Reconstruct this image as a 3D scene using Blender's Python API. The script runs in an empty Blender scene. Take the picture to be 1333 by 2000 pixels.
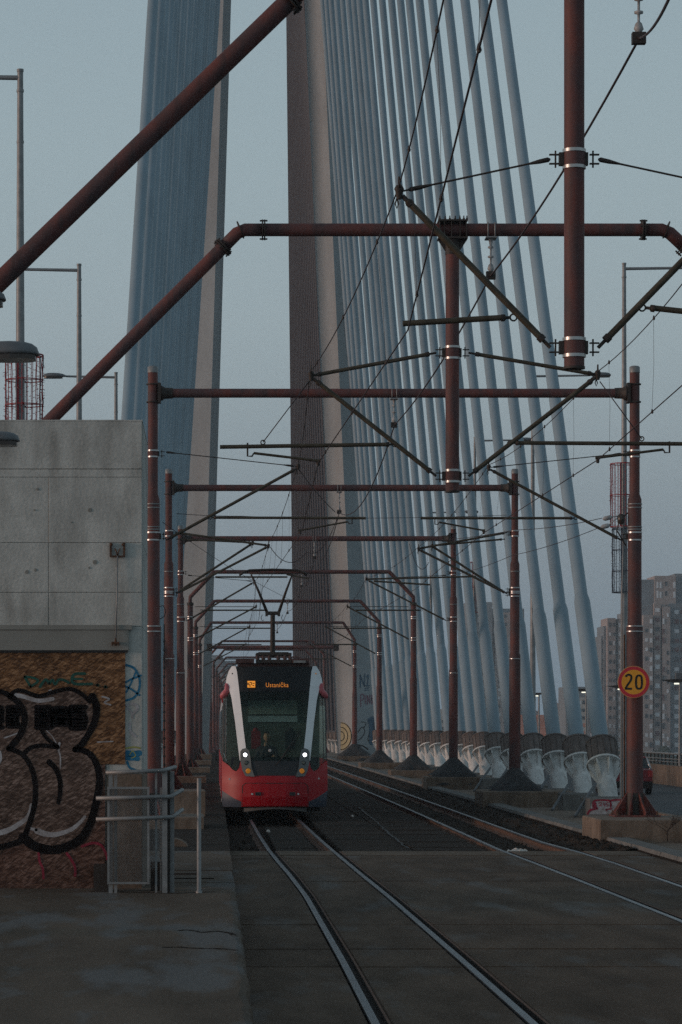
import bpy, bmesh, math, random
from mathutils import Vector, Matrix, noise
random.seed(7)
sc = bpy.context.scene
COL = sc.collection
R = math.radians

# ---------------------------------------------------------------- camera
F = 5500.0          # focal length in photograph pixels (2000 px tall frame)
VX, HY = 415.0, 1417.0   # vanishing point of the bridge axis / horizon in the photograph
CZ = 2.15           # camera height above the rail heads
cd = bpy.data.cameras.new('camera')
cam = bpy.data.objects.new('camera', cd); COL.objects.link(cam)
cam.location = (0, 0, CZ); cam.rotation_euler = (R(90), 0, 0)
cd.sensor_width = 36; cd.lens = F / 2000 * 36
cd.shift_x = (666.5 - VX) / 2000; cd.shift_y = (HY - 1000) / 2000
cd.clip_start = .1; cd.clip_end = 9000
sc.camera = cam

# ---------------------------------------------------------------- world, sun, exposure
SUN_EL, SUN_AZ = 5.0, -102.0     # azimuth from +Y clockwise (sun low, left and behind the camera)
w = bpy.data.worlds.new('World'); sc.world = w; w.use_nodes = True
nt = w.node_tree; nt.nodes.clear()
N = nt.nodes.new; L = nt.links.new
out = N('ShaderNodeOutputWorld')
sky = N('ShaderNodeTexSky'); sky.sky_type = 'NISHITA'; sky.sun_disc = False
sky.sun_elevation = R(SUN_EL); sky.sun_rotation = R(SUN_AZ); sky.air_density = 1.6; sky.dust_density = 3.0; sky.ozone_density = 2.0
bg1 = N('ShaderNodeBackground'); bg1.inputs[1].default_value = .05
L(sky.outputs[0], bg1.inputs[0])
# thin dusk overcast: an even grey-blue veil, a little darker and bluer low down
tc = N('ShaderNodeTexCoord'); sp = N('ShaderNodeSeparateXYZ'); L(tc.outputs['Generated'], sp.inputs[0])
mr = N('ShaderNodeMapRange'); L(sp.outputs['Z'], mr.inputs[0])
mr.inputs[1].default_value = 0; mr.inputs[2].default_value = 1
rp = N('ShaderNodeValToRGB'); L(mr.outputs[0], rp.inputs[0])
e = rp.color_ramp.elements
e[0].position = 0; e[0].color = (.188, .265, .342, 1)
e[1].position = 1; e[1].color = (.095, .125, .150, 1)
for ps, c in ((.04, (.215, .295, .365)), (.09, (.282, .370, .440)), (.14, (.330, .423, .488)), (.20, (.324, .420, .480)), (.26, (.294, .386, .446)), (.5, (.165, .220, .255))):
    k = rp.color_ramp.elements.new(ps); k.color = (*c, 1)
bg2 = N('ShaderNodeBackground'); bg2.inputs[1].default_value = .90
L(rp.outputs[0], bg2.inputs[0])
ad = N('ShaderNodeAddShader'); L(bg1.outputs[0], ad.inputs[0]); L(bg2.outputs[0], ad.inputs[1]); L(ad.outputs[0], out.inputs[0])

sd = bpy.data.lights.new('sun', 'SUN'); sun = bpy.data.objects.new('sun', sd); COL.objects.link(sun)
sd.energy = 1.4; sd.angle = R(14); sd.color = (1, .70, .57)
az, el = R(SUN_AZ), R(SUN_EL)
to_sun = Vector((math.sin(az) * math.cos(el), math.cos(az) * math.cos(el), math.sin(el)))
sun.rotation_euler = to_sun.to_track_quat('Z', 'Y').to_euler()
sun.location = (-40, -30, 60)
sc.view_settings.view_transform = 'Standard'; sc.view_settings.look = 'None'
sc.view_settings.exposure = 0; sc.view_settings.gamma = 1; sc.view_settings.use_curve_mapping = False
sc.render.engine = 'CYCLES'
sc.cycles.use_denoising = False
sc.cycles.max_bounces = 6; sc.cycles.volume_bounces = 1

# ---------------------------------------------------------------- materials
def mat(name, col, rough=.8, metal=0.0, var=.25, scale=3.0, stretch=(1, 1, 1), col2=None, mix=.5, bump=0.0, bscale=40,
        spec=.4, fine=.0, contrast=(.35, .65), coat=0.0, emit=None, es=0, streak=None, objvar=.0):
    m = bpy.data.materials.new(name); m.use_nodes = True
    t = m.node_tree; b = t.nodes['Principled BSDF']; n = t.nodes.new; l = t.links.new
    b.inputs['Roughness'].default_value = rough; b.inputs['Metallic'].default_value = metal
    b.inputs['Specular IOR Level'].default_value = spec
    b.inputs['Coat Weight'].default_value = coat
    tcn = n('ShaderNodeTexCoord'); mp = n('ShaderNodeMapping'); l(tcn.outputs['Object'], mp.inputs[0])
    mp.inputs['Scale'].default_value = stretch
    nz = n('ShaderNodeTexNoise'); l(mp.outputs[0], nz.inputs['Vector']); nz.inputs['Scale'].default_value = scale
    nz.inputs['Detail'].default_value = 8; nz.inputs['Roughness'].default_value = .62
    m1 = n('ShaderNodeMapRange'); l(nz.outputs['Fac'], m1.inputs[0])
    m1.inputs[1].default_value, m1.inputs[2].default_value = contrast
    c2 = col2 if col2 else tuple(c * (1 - var) for c in col)
    c1 = col if col2 else tuple(min(1, c * (1 + var * .6)) for c in col)
    mx = n('ShaderNodeMix'); mx.data_type = 'RGBA'; l(m1.outputs[0], mx.inputs[0])
    mx.inputs[6].default_value = (*c2, 1); mx.inputs[7].default_value = (*c1, 1)
    last = mx.outputs[2]
    if streak:      # second layer: (colour, scale, stretch, lo, hi, strength)
        sc_, ss, st, lo, hi, stg = streak
        mp2 = n('ShaderNodeMapping'); l(tcn.outputs['Object'], mp2.inputs[0]); mp2.inputs['Scale'].default_value = st
        nz2 = n('ShaderNodeTexNoise'); l(mp2.outputs[0], nz2.inputs['Vector']); nz2.inputs['Scale'].default_value = ss
        nz2.inputs['Detail'].default_value = 5
        m2 = n('ShaderNodeMapRange'); l(nz2.outputs['Fac'], m2.inputs[0]); m2.inputs[1].default_value = lo; m2.inputs[2].default_value = hi
        m2.inputs[4].default_value = stg
        mx2 = n('ShaderNodeMix'); mx2.data_type = 'RGBA'; l(m2.outputs[0], mx2.inputs[0]); l(last, mx2.inputs[6]); mx2.inputs[7].default_value = (*sc_, 1)
        last = mx2.outputs[2]
    if fine:
        nf = n('ShaderNodeTexNoise'); l(tcn.outputs['Object'], nf.inputs['Vector']); nf.inputs['Scale'].default_value = bscale * 1.3
        nf.inputs['Detail'].default_value = 4
        hv = n('ShaderNodeMapRange'); l(nf.outputs['Fac'], hv.inputs[0]); hv.inputs[1].default_value = .3; hv.inputs[2].default_value = .7
        hv.inputs[3].default_value = 1 - fine; hv.inputs[4].default_value = 1 + fine
        vm = n('ShaderNodeVectorMath'); vm.operation = 'SCALE'; l(last, vm.inputs[0]); l(hv.outputs[0], vm.inputs['Scale'])
        last = vm.outputs[0]
    if objvar:
        oi = n('ShaderNodeObjectInfo'); ov = n('ShaderNodeMapRange'); l(oi.outputs['Random'], ov.inputs[0]); ov.inputs[3].default_value = 1 - objvar; ov.inputs[4].default_value = 1 + objvar
        v2 = n('ShaderNodeVectorMath'); v2.operation = 'SCALE'; l(last, v2.inputs[0]); l(ov.outputs[0], v2.inputs['Scale']); last = v2.outputs[0]
    l(last, b.inputs['Base Color'])
    if bump:
        nb = n('ShaderNodeTexNoise'); l(tcn.outputs['Object'], nb.inputs['Vector']); nb.inputs['Scale'].default_value = bscale
        nb.inputs['Detail'].default_value = 6
        bp = n('ShaderNodeBump'); l(nb.outputs['Fac'], bp.inputs['Height']); bp.inputs['Strength'].default_value = bump; bp.inputs['Distance'].default_value = .02
        l(bp.outputs[0], b.inputs['Normal'])
    if emit:
        b.inputs['Emission Color'].default_value = (*emit, 1); b.inputs['Emission Strength'].default_value = es
    return m

M = {}
M['wall'] = mat('wall_concrete', (.48, .49, .465), .9, scale=1.5, stretch=(1.3, 1.3, 1.0), var=.24, bump=.25, bscale=25, fine=.10,
                streak=((.15, .135, .115), 2.2, (2.2, 2.2, .5), .50, .70, .40))
M['band'] = mat('lintel_metal', (.235, .235, .215), .6, scale=2, var=.10, fine=.06)
M['pylon'] = mat('pylon_concrete', (.315, .345, .358), .9, scale=.35, stretch=(1, 1, .4), var=.16, fine=.06, bscale=4, streak=((.27, .27, .265), .5, (1.5, 1.5, .12), .52, .75, .6))
M['slab'] = mat('track_slab_concrete', (.112, .083, .063), .92, spec=.10, scale=1.3, stretch=(1.1, .30, 1), var=.34, bump=.4, bscale=30, fine=.22,
                streak=((.150, .150, .148), 1.7, (.9, .22, 1), .55, .68, .6), objvar=.10)
M['beam_c'] = mat('transverse_beam_concrete', (.150, .118, .092), .92, spec=.10, scale=1.2, var=.3, bump=.3, bscale=30, fine=.16)
M['plat'] = mat('platform_concrete', (.122, .098, .078), .92, spec=.10, scale=1.2, stretch=(1.0, .32, 1), var=.25, bump=.3, bscale=30, fine=.16,
                streak=((.155, .165, .172), 1.6, (1.2, .30, 1), .50, .62, .65))
M['core'] = mat('concrete_core', (.16, .155, .145), .95)
M['dark_joint'] = mat('joint_dark', (.026, .021, .018), .95, spec=.05)
M['ballast'] = mat('ballast', (.042, .033, .027), .95, spec=.05, scale=7, var=.5, bump=1.0, bscale=18, fine=.4)
M['rubber'] = mat('track_mat', (.044, .037, .032), .95, spec=.06, scale=2, stretch=(.4, 5, 1), var=.35, bump=.5, bscale=22, fine=.25)
M['kerb'] = mat('kerb_concrete', (.175, .172, .165), .92, spec=.12, scale=2.5, var=.22, bump=.3, bscale=30, fine=.12)
M['plinth'] = mat('plinth_concrete', (.190, .145, .112), .92, scale=2.6, stretch=(1, 1, .6), var=.35, bump=.35, bscale=22, fine=.14,
                  streak=((.11, .070, .045), 2.0, (1.6, 1.6, .5), .5, .72, .7))
M['asphalt'] = mat('asphalt', (.060, .064, .070), .8, scale=1.5, stretch=(1, .3, 1), var=.2, bump=.3, bscale=40, fine=.1)
M['redpaint'] = mat('oxide_red_paint', (.150, .050, .042), .62, scale=3.0, stretch=(1, 1, .6), col2=(.080, .050, .052), bump=.10, bscale=30, spec=.25, fine=.10, contrast=(.36, .64), streak=((.050, .040, .042), 4.0, (2.2, 2.2, .25), .52, .72, .75), objvar=.10)
M['redcone'] = mat('pole_base_red', (.20, .050, .040), .6, scale=6, col2=(.05, .028, .026), fine=.1)
M['darksteel'] = mat('dark_steel', (.042, .034, .030), .6, scale=8, var=.3, spec=.3)
M['olive'] = mat('bracket_tube', (.060, .050, .034), .6, scale=6, var=.35, spec=.3, fine=.1, bscale=20)
M['band_s'] = mat('steel_strap', (.42, .42, .42), .35, metal=.8, scale=9, var=.2)
M['wire'] = mat('wire', (.040, .026, .028), .6, scale=9, var=.2)
M['galv'] = mat('galvanised_steel', (.24, .25, .255), .5, metal=.25, scale=7, var=.2, fine=.06)
M['insul'] = mat('insulator', (.36, .36, .36), .4, scale=9, var=.3)
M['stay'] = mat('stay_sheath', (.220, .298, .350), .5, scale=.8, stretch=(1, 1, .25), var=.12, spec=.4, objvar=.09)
M['stayfar'] = mat('stay_sheath_far', (.085, .084, .096), .6, scale=.8, stretch=(1, 1, .25), var=.08, spec=.3)  # darker copy of the stay sheath: dimmer light on far stays put into colour
M['whitepipe'] = mat('anchor_pipe_paint', (.62, .63, .62), .6, scale=5, var=.2, fine=.1, streak=((.22, .16, .12), 4, (1.5, 1.5, .6), .52, .74, .55), objvar=.12)
M['drum'] = mat('anchor_drum', (.150, .125, .115), .8, scale=5, var=.35, fine=.15, objvar=.2)
M['tarp'] = mat('tarp', (.045, .046, .048), .9, scale=5, var=.3, bump=.4, bscale=9)
M['lamp'] = mat('lamp_housing', (.135, .145, .155), .5, scale=6, var=.15)
M['lampdark'] = mat('lamp_glass', (.05, .04, .035), .3, scale=6, var=.15)
M['lamplit'] = mat('lamp_lit', (.9, .9, .8), .5, emit=(1, .97, .78), es=1.1)
M['garl'] = mat('garland_red', (.30, .018, .022), .6, scale=6, var=.2)
M['garld'] = mat('garland_dark', (.030, .045, .075), .6, scale=6, var=.2)
M['rail'] = mat('rail_head', (.205, .220, .240), .40, metal=.85, scale=5, stretch=(1, .3, 1), var=.2, spec=.5)
M['railrust'] = mat('rail_rust', (.135, .072, .048), .85, scale=9, var=.35, fine=.2)
M['groove'] = mat('rail_groove', (.020, .015, .013), .9)
M['tred'] = mat('tram_red', (.34, .004, .012), .42, scale=3, var=.08, coat=.0, spec=.3)
M['tpink'] = mat('mirror_pod_red', (.52, .12, .14), .35, scale=3, var=.08)
M['twhite'] = mat('tram_white', (.80, .82, .84), .3, scale=3, var=.05, coat=.3)
M['tblack'] = mat('tram_black', (.006, .008, .010), .35, scale=3, var=.15, spec=.3)
M['tpanel'] = mat('tram_dark_panel', (.018, .021, .025), .5, scale=3, var=.15)
M['tnavy'] = mat('tram_navy', (.050, .064, .090), .45, scale=3, var=.12)
M['tpod'] = mat('headlight_pod', (.115, .125, .125), .35, scale=3, var=.12, coat=.3)
M['troof'] = mat('tram_roof_gear', (.070, .036, .034), .7, scale=5, var=.3)
M['tgrey'] = mat('tram_interior', (.11, .14, .13), .8, scale=4, var=.25)
M['tpanel2'] = mat('fender_grey', (.07, .07, .068), .7)
M['blkwin'] = mat('bulkhead_glass', (.34, .42, .39), .5, scale=4, var=.2)
M['blkband'] = mat('bulkhead_blue_band', (.42, .54, .60), .5, scale=4, var=.1)
M['seatred'] = mat('seat_red', (.26, .02, .03), .8, scale=4, var=.2)
M['skin'] = mat('skin', (.42, .24, .17), .6, scale=4, var=.1)
M['cloth'] = mat('driver_clothes', (.05, .05, .06), .9, scale=4, var=.2)
M['hair'] = mat('hair', (.03, .02, .015), .8)
M['led'] = mat('led_orange', (.9, .35, .05), .5, emit=(1, .36, .045), es=.6)
M['leddim'] = mat('led_orange_dim', (.9, .35, .05), .5, emit=(1, .30, .04), es=.38)
M['headl'] = mat('headlight_on', (1, 1, 1), .3, emit=(.90, .93, 1), es=3.5)
M['amber'] = mat('amber_lamp', (.75, .28, .02), .35, emit=(1, .36, .03), es=.10)
M['chrome'] = mat('grey_cap', (.55, .55, .55), .4, scale=4)
M['signred'] = mat('sign_red', (.55, .03, .045), .45, scale=4, var=.08)
M['signyel'] = mat('sign_yellow', (.82, .36, .025), .45, scale=4, var=.08)
M['black'] = mat('black_print', (.010, .010, .011), .6)
M['signedge'] = mat('sign_rim', (.65, .33, .12), .5)
M['spray_k'] = mat('spray_black', (.010, .009, .010), .9, scale=5, var=.5, fine=.3, bscale=30, spec=.08)
M['spray_w'] = mat('spray_white', (.42, .43, .46), .8, scale=9, col2=(.24, .22, .22), fine=.2)
M['spray_g'] = mat('spray_green', (.010, .075, .058), .8, scale=9, var=.3)
M['spray_b'] = mat('spray_blue', (.020, .16, .29), .8, scale=9, var=.3)
M['spray_b2'] = mat('spray_blue_faded', (.085, .145, .205), .8, scale=9, var=.3)
M['spray_r'] = mat('spray_red', (.25, .020, .045), .8, scale=9, var=.4)
M['spray_p'] = mat('spray_pink', (.26, .13, .17), .8, scale=9, var=.2)
M['spray_y'] = mat('spray_yellow', (.33, .34, .10), .8, scale=9, var=.3)
M['spray_c'] = mat('spray_cream', (.44, .39, .24), .8, scale=5, var=.15)
M['rust'] = mat('rust', (.13, .060, .030), .9, scale=12, col2=(.05, .03, .022), fine=.2)
M['carred'] = mat('car_paint_red', (.16, .010, .016), .25, coat=.5, var=.05)
M['carglass'] = mat('car_glass', (.03, .04, .045), .1, spec=.6)
M['tyre'] = mat('tyre', (.014, .014, .014), .9)
M['tail'] = mat('tail_lamp', (.30, .02, .02), .3)
M['chromec'] = mat('car_trim', (.5, .52, .55), .2, metal=.6)
M['bldA'] = mat('tower_render_brown', (.36, .30, .285), .9, scale=.12, var=.14, fine=.1, bscale=.6)
M['bldB'] = mat('tower_render_slate', (.20, .225, .25), .9, scale=.12, var=.14, fine=.1, bscale=.6)
M['bldC'] = mat('tower_render_pale', (.46, .44, .42), .9, scale=.12, var=.14, fine=.1, bscale=.6)
M['winl'] = mat('far_window_pale', (.74, .76, .80), .3, scale=.4, var=.25)
M['wind'] = mat('far_window_dark', (.045, .058, .075), .25, scale=.4, var=.3)
M['winr'] = mat('far_loggia_dark_red', (.15, .07, .075), .8, scale=.4, var=.3)
M['roofr'] = mat('far_roof_orange', (.55, .22, .15), .9, scale=.4, var=.2)
M['twig'] = mat('twig', (.045, .028, .020), .9)
M['leaf'] = mat('far_foliage', (.045, .060, .050), .95, scale=.2, var=.4)
M['terrain'] = mat('terrain', (.060, .070, .050), .95, scale=.02, var=.4)
M['waterm'] = mat('river_water', (.03, .045, .05), .12, scale=.05, var=.1, bump=.3, bscale=1.5)
M['litter'] = mat('litter_paper', (.62, .58, .54), .8, scale=20, var=.3)

def osb(name, a, b, c):
    m = bpy.data.materials.new(name); m.use_nodes = True
    t = m.node_tree; p = t.nodes['Principled BSDF']; n = t.nodes.new; l = t.links.new
    p.inputs['Roughness'].default_value = .8; p.inputs['Specular IOR Level'].default_value = .25
    tcn = n('ShaderNodeTexCoord')
    last = None
    for i, (rot, st) in enumerate([(.08, (3, 1, 20)), (-.32, (3.5, 1, 20)), (.6, (4.5, 1, 18))]):
        mr_ = n('ShaderNodeMapping'); l(tcn.outputs['Object'], mr_.inputs[0]); mr_.inputs['Rotation'].default_value = (0, rot, 0); mr_.inputs['Location'].default_value = (i * 3.1, 0, i * 1.7)
        mp = n('ShaderNodeMapping'); l(mr_.outputs[0], mp.inputs[0]); mp.inputs['Scale'].default_value = st
        v = n('ShaderNodeTexVoronoi'); l(mp.outputs[0], v.inputs['Vector']); v.inputs['Scale'].default_value = 3.4
        sx = n('ShaderNodeSeparateColor'); l(v.outputs['Color'], sx.inputs[0])
        if last is None: last = sx.outputs[0]
        else:
            mm = n('ShaderNodeMix'); mm.data_type = 'FLOAT'; mm.inputs[0].default_value = .5; l(last, mm.inputs[2]); l(sx.outputs[1], mm.inputs[3]); last = mm.outputs[0]
    r = n('ShaderNodeValToRGB'); l(last, r.inputs[0]); el_ = r.color_ramp.elements
    el_[0].position = .30; el_[0].color = (*a, 1); el_[1].position = .88; el_[1].color = (*c, 1)
    q = el_.new(.58); q.color = (*b, 1)
    nz = n('ShaderNodeTexNoise'); l(tcn.outputs['Object'], nz.inputs['Vector']); nz.inputs['Scale'].default_value = 2.2; nz.inputs['Detail'].default_value = 6
    hv = n('ShaderNodeMapRange'); l(nz.outputs['Fac'], hv.inputs[0]); hv.inputs[1].default_value = .3; hv.inputs[2].default_value = .7
    hv.inputs[3].default_value = .68; hv.inputs[4].default_value = 1.25
    vm = n('ShaderNodeVectorMath'); vm.operation = 'SCALE'; l(r.outputs[0], vm.inputs[0]); l(hv.outputs[0], vm.inputs['Scale'])
    l(vm.outputs[0], p.inputs['Base Color'])
    return m
M['osb'] = osb('osb_board', (.075, .036, .017), (.185, .092, .042), (.34, .195, .105))
M['osb2'] = osb('osb_board_darker', (.058, .029, .022), (.125, .068, .050), (.24, .150, .125))  # darker tone for the lower boards
M['osbw'] = osb('osb_grey_wash', (.056, .036, .029), (.120, .080, .064), (.25, .185, .16))
def glassmat(nm='tram_windscreen', tint=(.56, .70, .64, 1)):
    m = bpy.data.materials.new(nm); m.use_nodes = True
    t = m.node_tree; n = t.nodes.new; l = t.links.new; t.nodes.clear()
    o = n('ShaderNodeOutputMaterial'); tr = n('ShaderNodeBsdfTransparent'); tr.inputs[0].default_value = tint
    gl = n('ShaderNodeBsdfGlossy'); gl.inputs['Roughness'].default_value = .06; gl.inputs[0].default_value = (.8, .95, .9, 1)
    fr = n('ShaderNodeFresnel'); fr.inputs[0].default_value = 1.35
    mx = n('ShaderNodeMixShader'); l(fr.outputs[0], mx.inputs[0]); l(tr.outputs[0], mx.inputs[1]); l(gl.outputs[0], mx.inputs[2]); l(mx.outputs[0], o.inputs[0])
    return m
M['glass'] = glassmat()
M['glass2'] = glassmat('tram_corner_glass', (.62, .72, .70, 1))
M['sideglass'] = mat('tram_side_glass', (.075, .105, .105), .18, scale=3, stretch=(4, .3, .4), var=.75, spec=.4, coat=.2)  # light and dark streaks in the colour imitate reflections on the glass

# ---------------------------------------------------------------- helpers
ORG = {}
def tag(o, label=None, cat=None, group=None, kind=None):
    if label: o['label'] = label
    if cat: o['category'] = cat
    if group: o['group'] = group
    if kind: o['kind'] = kind
    return o
def thing(name, loc, label, cat, group=None):
    o = bpy.data.objects.new(name, None); COL.objects.link(o); o.location = loc; o.empty_display_size = .2
    ORG[o] = Vector(loc); return tag(o, label, cat, group)
def P(px, py, d):
    return Vector(((px - VX) * d / F, d, CZ + (HY - py) * d / F))
class MB:
    def __init__(s): s.v = []; s.f = []; s.sm = []
    def add(s, vs, fs, smooth=False):
        k = len(s.v); s.v += [tuple(v) for v in vs]; s.f += [tuple(i + k for i in f) for f in fs]; s.sm += [smooth] * len(fs); return s
    def box(s, x0, x1, y0, y1, z0, z1):
        return s.add([(x0, y0, z0), (x1, y0, z0), (x1, y1, z0), (x0, y1, z0), (x0, y0, z1), (x1, y0, z1), (x1, y1, z1), (x0, y1, z1)],
                     [(0, 3, 2, 1), (4, 5, 6, 7), (0, 1, 5, 4), (1, 2, 6, 5), (2, 3, 7, 6), (3, 0, 4, 7)])
    def lathe(s, p0, axis, prof, seg=16, caps=True, ref=None):
        """prof = [(distance along axis, radius)...]"""
        a = Vector(axis).normalized(); p0 = Vector(p0)
        u = a.orthogonal().normalized() if abs(a.z) < .9 else Vector((1, 0, 0)) - a * a.x
        u.normalize(); q = a.cross(u)
        vs = []
        for (t, r) in prof:
            for i in range(seg):
                g = 2 * math.pi * i / seg
                vs.append(p0 + a * t + (u * math.cos(g) + q * math.sin(g)) * r)
        fs = []
        for j in range(len(prof) - 1):
            for i in range(seg):
                i2 = (i + 1) % seg
                fs.append((j * seg + i, j * seg + i2, (j + 1) * seg + i2, (j + 1) * seg + i))
        s.add(vs, fs, True)
        if caps:
            n = len(prof)
            s.add(vs[:seg], [tuple(range(seg))[::-1]]); s.add(vs[(n - 1) * seg:], [tuple(range(seg))])
        return s
    def tube(s, p0, p1, r0, r1=None, seg=10):
        p0, p1 = Vector(p0), Vector(p1); d = p1 - p0
        return s.lathe(p0, d, [(0, r0), (d.length, r1 if r1 is not None else r0)], seg)
    def path(s, pts, r, seg=6, close=False):
        pts = [Vector(p) for p in pts]; n = len(pts); vs = []; up = None
        for i, p in enumerate(pts):
            if close: t = pts[(i + 1) % n] - pts[i - 1]
            else: t = pts[min(i + 1, n - 1)] - pts[max(i - 1, 0)]
            t.normalize()
            if up is None: u = t.orthogonal().normalized()
            else: u = (up - t * up.dot(t)); u = u.normalized() if u.length > 1e-6 else t.orthogonal().normalized()
            up = u; q = t.cross(u)
            rr = r[i] if isinstance(r, (list, tuple)) else r
            for j in range(seg):
                g = 2 * math.pi * j / seg; vs.append(p + (u * math.cos(g) + q * math.sin(g)) * rr)
        fs = []
        for i in range(n if close else n - 1):
            for j in range(seg):
                a, b = i * seg + j, i * seg + (j + 1) % seg; c, d = ((i + 1) % n) * seg + (j + 1) % seg, ((i + 1) % n) * seg + j
                fs.append((a, b, c, d))
        if not close: fs += [tuple(range(seg))[::-1], tuple(range((n - 1) * seg, n * seg))]
        return s.add(vs, fs, True)
    def prism(s, poly, axis, a0, a1):
        """poly in the two other axes; extrude along 'x','y','z' from a0 to a1"""
        def mk(p, a):
            return {'x': (a, p[0], p[1]), 'y': (p[0], a, p[1]), 'z': (p[0], p[1], a)}[axis]
        n = len(poly); vs = [mk(p, a0) for p in poly] + [mk(p, a1) for p in poly]
        return s.add(vs, [tuple(range(n))[::-1], tuple(range(n, 2 * n))] + [(i, (i + 1) % n, n + (i + 1) % n, n + i) for i in range(n)])
    def ribbon(s, pts, wd, fn, th=.003):
        """flat stroke: pts are 2D, wd width, fn maps 2D -> surface point and the normal offset"""
        n = len(pts); Lf, Rt = [], []
        for i in range(n):
            a = Vector(pts[max(i - 1, 0)]); b = Vector(pts[min(i + 1, n - 1)]); t = (b - a).normalized(); nn = Vector((-t.y, t.x))
            ww = wd[i] if isinstance(wd, (list, tuple)) else wd
            Lf.append(Vector(pts[i]) + nn * ww / 2); Rt.append(Vector(pts[i]) - nn * ww / 2)
        vs = [fn(p) for p in Lf] + [fn(p) for p in Rt]
        return s.add(vs, [(i, i + 1, n + i + 1, n + i) for i in range(n - 1)])
    def disc(s, c, r, fn, seg=12):
        return s.add([fn((c[0] + r * math.cos(2 * math.pi * i / seg), c[1] + r * math.sin(2 * math.pi * i / seg))) for i in range(seg)], [tuple(range(seg))])
    def build(s, name, m, parent=None, recalc=True):
        o_ = ORG[parent] if parent else None
        vs = s.v if o_ is None else [(v[0] - o_.x, v[1] - o_.y, v[2] - o_.z) for v in s.v]
        me = bpy.data.meshes.new(name); me.from_pydata(vs, [], s.f)
        me.polygons.foreach_set('use_smooth', s.sm)
        if recalc:
            bm = bmesh.new(); bm.from_mesh(me); bmesh.ops.recalc_face_normals(bm, faces=bm.faces); bm.to_mesh(me); bm.free()
        me.materials.append(M[m] if isinstance(m, str) else m)
        o = bpy.data.objects.new(name, me); COL.objects.link(o)
        if parent: o.parent = parent; ORG[o] = o_
        else: ORG[o] = Vector((0, 0, 0))
        return o
def smooth_pts(pts, n=8):
    """Catmull-Rom through 2D or 3D points"""
    pts = [Vector(p) for p in pts]; q = [pts[0]] + pts + [pts[-1]]; o = []
    for i in range(1, len(q) - 2):
        for k in range(n):
            t = k / n; a, b, c, d = q[i - 1], q[i], q[i + 1], q[i + 2]
            o.append(.5 * ((2 * b) + (c - a) * t + (2 * a - 5 * b + 4 * c - d) * t * t + (3 * b - a - 3 * c + d) * t * t * t))
    o.append(pts[-1]); return o
def struct(o): o['kind'] = 'structure'; return o
def lerp(a, b, t): return a + (b - a) * t
def table(tab, y):
    if y <= tab[0][0]: return tab[0][1]
    for (a, va), (b, vb) in zip(tab, tab[1:]):
        if y <= b: return lerp(va, vb, (y - a) / (b - a))
    return tab[-1][1]
# ================================================================= SETTING
struct(MB().box(-1200, 1200, -60, 2300, -23.2, -22).build('terrain', 'terrain'))
struct(MB().box(-1190, 1190, 60, 330, -21.995, -21.9).build('river', 'waterm'))
# the bridge deck with both carriageways
struct(MB().box(-16, 21.6, -20, 620, -2.2, -.60).build('bridge_deck', 'kerb'))
struct(MB().box(10.31, 20.6, 5, 620, -.596, -.55).build('road', 'asphalt'))
struct(MB().box(-15.4, -4.6, 34, 620, -.596, -.55).build('road', 'asphalt'))
# tram bed (under slabs and ballast)
struct(MB().box(-3.4, 9.85, 5, 620, -.598, -.20).build('tram_bed', 'dark_joint'))

# rail centre lines, measured from the photograph (distance, x)
RAILS = [
    [(0, 1.10), (20.3, 1.185), (26, 1.20), (35.5, 1.19), (41, 1.12), (44, 1.06), (48.7, .985), (55, .93), (64.6, .88), (75, .88), (620, .9)],
    [(0, 2.36), (20.3, 2.33), (26, 2.30), (35.5, 2.23), (41, 2.16), (44, 2.13), (48.7, 2.08), (55, 2.03), (64.6, 1.98), (75, 1.97), (620, 2.0)],
    [(0, 5.22), (31, 5.17), (40, 5.10), (45, 5.04), (48.5, 4.99), (60, 5.03), (75, 5.07), (98, 5.08), (620, 5.1)],
    [(0, 6.32), (37.7, 6.28), (44, 6.30), (48, 6.24), (52, 6.10), (60, 6.10), (98, 6.16), (620, 6.2)],
]
YS = [10 + i * 1.0 for i in range(80)] + [90 + i * 6 for i in range(20)] + [215 + 20 * i for i in range(21)]
rail_labels = ['left rail of the track the tram stands on, shining in the foreground',
               'right rail of the track the tram stands on, curving across the slabs',
               'inner rail of the empty right-hand track', 'outer rail of the empty track, nearest the concrete plinths']
def sweep_rail(idx, prof, y0, y1, name, m, parent):
    ys = [y for y in YS if y0 < y < y1]; ys = [y0] + ys + [y1]
    vs = []; n = len(prof)
    for y in ys:
        x = table(RAILS[idx], y)
        for (dx, z) in prof: vs.append((x + dx, y, z))
    fs = []
    for j in range(len(ys) - 1):
        for i in range(n - 1):
            fs.append((j * n + i, j * n + i + 1, (j + 1) * n + i + 1, (j + 1) * n + i))
    return MB().add(vs, fs).build(name, m, parent)
EDGE = 48.3
for i in range(4):
    r = thing('tram_rail', (table(RAILS[i], 20), 20, 0), rail_labels[i], 'rail', 'tram rails')
    sweep_rail(i, [(-.036, -.03), (-.036, -.004), (-.028, 0), (.022, 0), (.028, -.008)], 10, 620, 'rail_head', 'rail', r)
    sweep_rail(i, [(.028, -.0081), (.030, -.045), (.085, -.045), (.088, -.006)], 10, EDGE, 'groove', 'groove', r)
    sweep_rail(i, [(.088, -.006), (.108, -.004), (.110, -.03)], 10, EDGE, 'guard_lip', 'railrust', r)
    sweep_rail(i, [(-.10, -.16), (-.085, -.145), (-.02, -.12), (-.012, -.05), (-.036, -.03)], EDGE, 620, 'rail_web', 'railrust', r)
    sweep_rail(i, [(.028, -.008), (.036, -.03), (.012, -.05), (.02, -.12), (.085, -.145), (.10, -.16)], EDGE, 620, 'rail_foot', 'railrust', r)

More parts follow.
